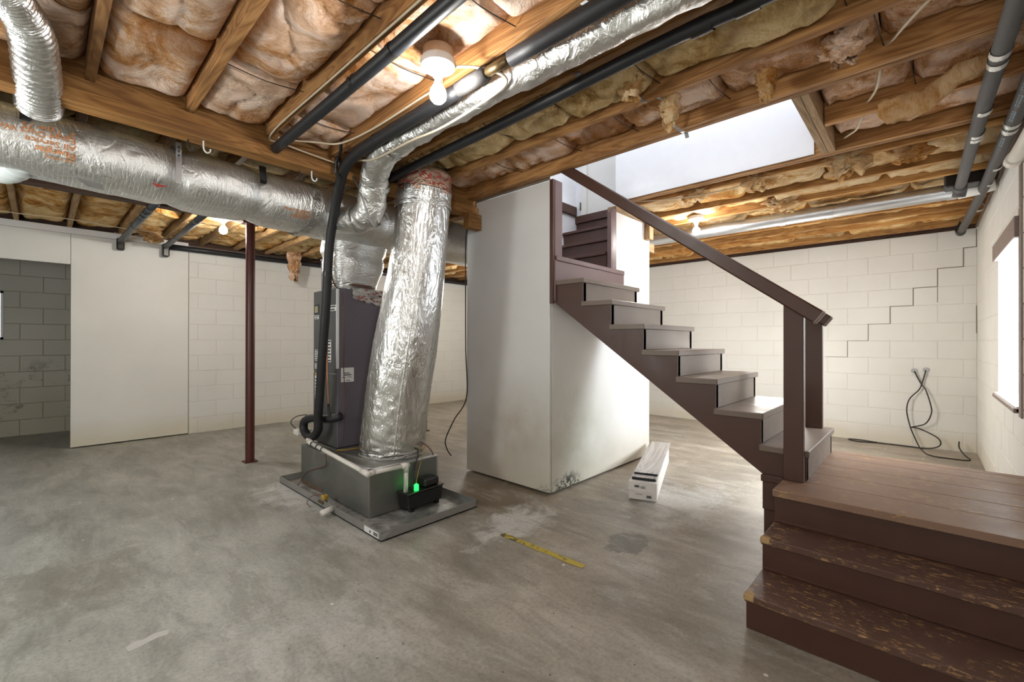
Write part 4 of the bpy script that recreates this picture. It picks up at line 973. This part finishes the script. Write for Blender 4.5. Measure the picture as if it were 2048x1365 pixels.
tp_ = thing('drain_trap', 'white plastic drain trap stub behind the black looped line', 'pipe')
part('trap', MB().box(1.50, 1.62, 3.90, 4.00, .395, .445), M['pvc'], tp_, bevel=.008)
part('wire', MB().tube([(1.52, 3.98, .44), (1.49, 4.02, .50), (1.53, 3.99, .55), (1.60, 3.95, .56)], .004, 6, smooth=5), M['wire_black'], tp_, True)

pu = thing('condensate_pump', 'black condensate pump with glowing green light in the drain pan', 'pump')
PM = Matrix.Translation((1.745, 2.60, 0)) @ Matrix.Rotation(math.radians(4), 4, 'Z')
def pput(o_): o_.matrix_local = PM; return o_
pput(part('tank', MB().prism([(0, .036), (.30, .036), (.31, .135), (-.01, .135)], 'y', 0, .115), M['black_plastic'], pu, bevel=.006))
pput(part('lid', MB().box(-.016, .316, -.006, .12, .135, .147), M['black_plastic'], pu, bevel=.004))
pput(part('motor_housing', MB().box(.15, .29, .015, .10, .147, .205), M['black_plastic'], pu, bevel=.012))
pput(part('foot', MB().box(.02, .05, .01, .04, .010, .037).box(.25, .28, .01, .04, .010, .037).box(.02, .05, .07, .10, .010, .037).box(.25, .28, .07, .10, .010, .037), M['black_plastic'], pu))
pput(part('indicator_light', MB().tube([(.085, .03, .146), (.085, .03, .185)], .017, 12).tube([(.085, .03, .185), (.085, .03, .192)], lambda u: .017-.008*u, 12), M['led'], pu, True))
pl_ = bpy.data.lights.new('green_glow', 'POINT'); pl_.energy = .03; pl_.color = (.05, 1, .15); pl_.shadow_soft_size = .02
po_ = bpy.data.objects.new('green_glow', pl_); po_.location = (1.80, 2.595, .20); C.objects.link(po_)
pput(part('cord', MB().tube([(.07, .06, .147), (.12, .10, .26), (.17, .12, .36), (.20, .17, .40), (.23, .30, .36)], .005, 6, smooth=6), M['wire_black'], pu, True))
pput(part('cord', MB().tube([(.09, .05, .147), (.15, .09, .25), (.21, .12, .34), (.235, .13, .41), (.22, .22, .37), (.10, .30, .345)], .003, 6, smooth=6), M['wire_yellow'], pu, True))
pput(part('discharge_hose', MB().tube([(.26, .09, .147), (.30, .11, .20), (.325, .12, .30), (.31, .15, .38), (.25, .25, .46), (.21, .30, .50)], .005, 6, smooth=6), M['wire_brown'], pu, True))
yw = thing('yellow_wires', 'thin yellow wires lying on top of the return box', 'wire')
part('wire', MB().tube([(1.60, 3.40, .338), (1.66, 3.36, .337), (1.72, 3.36, .337), (1.80, 3.33, .337), (1.84, 3.36, .337)], .0028, 6, smooth=6), M['wire_yellow'], yw, True)
part('wire', MB().tube([(1.62, 3.42, .338), (1.70, 3.38, .337), (1.78, 3.38, .337), (1.85, 3.37, .337)], .0028, 6, smooth=6), M['wire_yellow'], yw, True)
rw = thing('red_wire', 'thin dark red wire looping down the side of the return box', 'wire')
part('wire', MB().tube([(1.49, 3.38, .37), (1.485, 3.33, .35), (1.50, 3.36, .25), (1.505, 3.60, .17), (1.50, 3.72, .12), (1.46, 3.74, .05), (1.42, 3.72, .014)], .0035, 6, smooth=6), M['wire_brown'], rw, True)

# ------------------------------------------------------------------ steel posts
sp = thing('steel_post', 'dark red painted round steel post standing left of the furnace', 'post')
part('column', MB().tube([(1.437, 4.925, .012), (1.437, 4.925, 2.37)], .041, 24), M['post_red'], sp, 'auto')
part('cap_plate', MB().box(1.36, 1.515, 4.875, 4.975, 2.37, 2.384), M['post_red'], sp)
part('base_plate', MB().box(1.38, 1.494, 4.87, 4.98, 0, .012), M['post_red'], sp)
sq = thing('steel_post', 'dark red steel post half hidden behind the leaning foil duct', 'post')
part('column', MB().tube([(3.535, 4.925, .012), (3.535, 4.925, 2.37)], .041, 24), M['post_red'], sq, 'auto')
part('cap_plate', MB().box(3.46, 3.61, 4.875, 4.975, 2.37, 2.384), M['post_red'], sq)
part('base_plate', MB().box(3.48, 3.59, 4.87, 4.98, 0, .012), M['post_red'], sq)

# ------------------------------------------------------------------ lamps
def bulb_lamp(loc, label, mk='bulb', box=True):
    t_ = thing('ceiling_lamp', label, 'lamp'); x, y, z = loc
    if box: part('junction_box', MB().lathe([(0, .085), (.066, .085), (.070, .04), (.066, .038)], (x, y, z+.115), 16), M['box_tan'], t_, 'auto')
    part('lampholder', MB().lathe([(.0, .04), (.074, .04), (.078, .030), (.074, .008), (.056, -.002), (.030, -.010), (.022, -.034), (.0, -.034)], (x, y, z+.115), 28), M['porcelain'], t_, 'auto')
    part('bulb_neck', MB().lathe([(.016, .085), (.017, .06), (.024, .04)], (x, y, z), 18), M['porcelain'], t_, True)
    part('bulb', MB().lathe([(.024, .036), (.033, .022), (.037, .002), (.034, -.016), (.022, -.030), (.0, -.036)], (x, y, z), 22), M[mk], t_, True)
    return t_
L1 = bulb_lamp((1.195, 1.565, 2.285), 'bare lit bulb in a white porcelain holder beside the foil branch duct')
L2 = bulb_lamp((1.275, 5.22, 2.33), 'bare lit bulb beyond the dark beam above the white panel wall', 'bulb_far', False)
L3 = bulb_lamp((4.60, 1.715, 2.335), 'bare lit bulb under the joists behind the handrail', 'bulb', False)

# ------------------------------------------------------------------ cables, hooks, straps
def cable(name, label, pts, r, mk, cat='cable', smooth=8):
    return tag(part(name, MB().tube(pts, r, 7, smooth=smooth), M[mk], None, True), label, cat)
cable('ceiling_cable', 'cream cable running along the branch duct towards the bulb', [(1.21, 1.60, 2.43), (1.33, 1.45, 2.42), (1.42, 1.36, 2.36), (1.425, 1.60, 2.325), (1.42, 1.85, 2.31), (1.41, 2.1, 2.32), (1.425, 2.5, 2.34), (1.43, 2.75, 2.40)], .0065, 'wire_cream')
cable('ceiling_cable', 'cream cable crossing below the pink batts to the black strap', [(1.00, 2.905, 2.455), (1.08, 2.86, 2.45), (1.18, 2.80, 2.455), (1.30, 2.72, 2.462), (1.345, 2.4, 2.462), (1.345, 1.9, 2.462), (1.33, 1.72, 2.45), (1.24, 1.63, 2.45)], .006, 'wire_cream')
cable('ceiling_cable', 'pale cable stapled along the joist beside the left black pipe', [(.955, .4, 2.462), (.958, 1.2, 2.463), (.955, 2.0, 2.463), (.958, 2.90, 2.462), (1.05, 2.935, 2.44), (1.35, 2.935, 2.42), (1.40, 2.93, 2.42)], .005, 'wire_cream')
cable('ceiling_cable', 'cream cable piece entering the double joist at the top right', [(2.24, -.06, 2.50), (2.30, .0, 2.49), (2.42, .06, 2.50), (2.53, .105, 2.515), (2.60, .13, 2.54)], .006, 'wire_cream')
cable('ceiling_cable', 'cream cable piece behind the long sagging insulation strip', [(2.70, .15, 2.50), (2.82, .17, 2.47), (2.97, .20, 2.49), (3.13, .235, 2.53)], .006, 'wire_cream')
cable('ceiling_cable', 'cream cable piece beside the pale stair header', [(3.16, .25, 2.51), (3.30, .29, 2.47), (3.46, .35, 2.50), (3.60, .39, 2.54)], .006, 'wire_cream')
cable('ceiling_cable', 'pale cable sagging along the joist below the white shaft wall', [(3.72, 2.0, 2.50), (3.76, 1.7, 2.46), (3.80, 1.4, 2.44), (3.84, 1.1, 2.455), (3.87, .9, 2.50)], .005, 'wire_cream')
cable('ceiling_cable', 'thin cream cable strung along the far joists over the panel wall', [(-.6, 6.45, 2.455), (-.17, 6.42, 2.44), (.225, 6.40, 2.452), (.66, 6.42, 2.44), (.92, 6.5, 2.46), (.90, 6.62, 2.44), (.75, 6.68, 2.43)], .005, 'wire_cream')
cable('hanging_cable', 'thin black cable hanging down the left edge of the white enclosure', [(2.700, 3.04, 2.36), (2.698, 3.09, 2.25), (2.697, 3.113, 2.10), (2.699, 3.115, 1.60), (2.702, 3.115, 1.13), (2.700, 3.10, .69), (2.62, 3.18, .48), (2.60, 3.28, .29), (2.63, 3.30, .19), (2.68, 3.30, .115)], .0055, 'wire_black')
c5 = thing('coaxial_cables', 'two thin black cables hanging from the back wall and coiled on the floor', 'cable')
X_ = XB-.012
part('cable_run', MB().tube([(XB, .089, .870), (X_-.01, .08, .84), (X_-.005, .03, .72), (X_-.02, -.005, .66), (X_-.05, -.045, .50), (X_-.06, -.05, .40), (X_-.05, .0, .28), (X_-.04, .115, .225), (X_-.05, .05, .22), (X_-.07, -.10, .14), (X_-.08, -.12, .06), (X_-.09, -.02, .012), (X_-.09, .2, .008), (X_-.1, .42, .008), (X_-.16, .60, .008), (X_-.07, .69, .008), (X_-.03, .58, .008), (X_-.08, .42, .009)], .0065, 7, smooth=8), M['wire_black'], c5, True)
part('cable_run', MB().tube([(XB, -.003, .885), (X_-.01, -.002, .86), (X_-.01, .02, .76), (X_-.02, .05, .66), (X_-.04, .13, .55), (X_-.05, .155, .42), (X_-.04, .13, .25), (X_-.05, .09, .12), (X_-.10, .04, .008), (X_-.45, -.03, .007), (X_-.50, -.2, .007), (X_-.45, -.33, .007), (X_-.25, -.30, .02), (X_-.10, -.27, .06), (X_-.05, -.27, .12)], .0065, 7, smooth=8), M['wire_black'], c5, True)
for y, z in ((.093, .872), (-.006, .888)):
    part('wall_plate', MB().tube([(XB, y, z), (XB-.008, y, z)], .028, 14), M['steel'], c5, 'auto')
def hook(x, label, mk, y=2.985, z=2.335):
    tag(part('ceiling_hook', MB().tube([(x, y, z+.01), (x, y, z-.03), (x+.004, y, z-.05), (x+.016, y-.004, z-.062), (x+.030, y-.004, z-.052), (x+.032, y-.004, z-.038)], .0045, 7, smooth=5), M[mk], None, True), label, 'hook')
hook(.632, 'white plastic hook under the beam next to the perforated strap', 'white')
hook(1.236, 'white hook under the beam next to the black refrigerant line', 'white')
hook(.566, 'dark metal hook just left of the white hook beside the strap', 'rod', 3.02)
hook(1.175, 'dark metal hook close to the right white hook', 'rod', 3.03)
def strap_r(label, pts, w=.011):
    d = Vector((0, 1, 0)); v = []
    for p in pts: v += [(p[0], p[1]-w, p[2]), (p[0], p[1]+w, p[2]), (p[0], p[1]+w, p[2]+.002), (p[0], p[1]-w, p[2]+.002)]
    f = []
    for i in range(len(pts)-1):
        b = i*4; f += [(b+k, b+(k+1) % 4, b+4+(k+1) % 4, b+4+k) for k in range(4)]
    tag(part('pipe_strap', MB().add(v, f), M['steel'], None), label, 'strap')
strap_r('bent steel strap hanging below the double joist at the stair opening', [(2.40, 1.09, 2.53), (2.50, 1.07, 2.46), (2.59, 1.05, 2.445), (2.645, 1.045, 2.452), (2.66, 1.045, 2.43)])
strap_r('short steel strap on the joist left of the cream tuft', [(2.13, 1.10, 2.52), (2.145, 1.09, 2.47), (2.165, 1.075, 2.458), (2.175, 1.07, 2.46)], .009)
strap_r('small perforated steel strap on the joist right of the golden clump', [(2.165, 1.02, 2.51), (2.19, 1.01, 2.468), (2.215, 1.0, 2.464)], .009)
strap_r('steel pipe clip on the wide joist beside the right black pipe', [(1.72, 1.20, 2.466), (1.745, 1.195, 2.466), (1.76, 1.18, 2.46)], .016)
strap_r('small steel clip under the joist near the top middle', [(1.38, .93, 2.467), (1.39, .91, 2.45), (1.40, .90, 2.44)], .014)

# ------------------------------------------------------------------ flooring carton and planks, tape, flake
A_ = math.radians(19.5); FM = Matrix.Translation((3.115, 1.56, 0)) @ Matrix.Rotation(A_, 4, 'Z')
fc = thing('flooring_carton', 'long white cardboard flooring carton lying on the floor by the enclosure', 'box')
fc.matrix_local = FM
part('carton', MB().box(0, 1.22, -.102, .102, .004, .140), M['box_card'], fc, bevel=.003)
ef = part('end_flap', MB().add([(-.001, -.103, .139), (-.001, .103, .139), (-.012, .105, .075), (-.010, -.100, .068)], [(0, 1, 2, 3)]).add([(.0, -.10, .01), (.0, .10, .01), (-.005, .10, .07), (-.004, -.10, .068)], [(0, 1, 2, 3)]), M['box_card'], fc)
mb = MB()
for (a_, b_, c_, d_) in ((.025, .058, .112, .116), (.025, .058, .103, .109), (-.02, .012, .108, .1105), (-.02, .012, .098, .100), (-.065, -.03, .030, .036), (-.065, -.03, .040, .046), (.0, .05, .05, .0515)): mb.box(-.0165, -.012, a_, b_, c_, d_)
part('print', mb, M['print'], fc)['kind'] = 'stuff'
sf = MB()
def plank(name, x0, x1, y0, y1, z, label, rz):
    t_ = thing(name, label, 'plank'); t_.matrix_local = FM @ Matrix.Rotation(rz, 4, 'Z')
    part('wear_layer', MB().box(x0, x1, y0, y1, z+.004, z+.0065), M['plank_top'], t_, bevel=.001)
    part('core', MB().box(x0+.004, x1-.004, y0+.003, y1-.003, z, z+.004), M['plank_core'], t_)
    part('edge_tongue', MB().box(x0-.008, x0+.004, y0+.004, y1-.004, z, z+.0022), M['plank_core'], t_)
plank('flooring_plank', .055, 1.275, -.094, .088, .141, 'lowest loose grey plank on the carton, dark edge showing', .0)
plank('flooring_plank', .050, 1.270, -.094, .088, .148, 'second loose grey plank from the bottom, flush above the lowest', .0)
plank('flooring_plank', .045, 1.265, -.092, .090, .155, 'middle grey plank whose oak face shows as a narrow step', .0)
plank('flooring_plank', .130, 1.300, -.098, .084, .162, 'grey plank directly under the topmost plank, set back from the carton end', -.012)
plank('flooring_plank', .130, 1.305, -.098, .084, .169, 'topmost grey oak plank with swirling grain across the carton', -.012)
yt = MB(); v = []
for i in range(9):
    k = i/8; x = 1.972+.012*k; y = 1.93-.60*k; w = .022
    v += [(x-w-.004*math.sin(i*2.1), y, .0016), (x+w, y, .0016)]
yt.add(v, [(2*i, 2*i+1, 2*i+3, 2*i+2) for i in range(8)])
tag(part('floor_tape', yt, M['tape']), 'worn strip of yellow tape stuck on the concrete floor', 'tape')
fk = [(.232, 2.285), (.262, 2.305), (.285, 2.296), (.325, 2.312), (.372, 2.300), (.362, 2.262), (.330, 2.268), (.300, 2.262), (.272, 2.250), (.238, 2.246)]
tag(part('paint_flake', MB().prism(fk, 'z', 0, .0012), M['paint_flake']), 'pale torn paint patch on the floor near the lower left', 'patch')
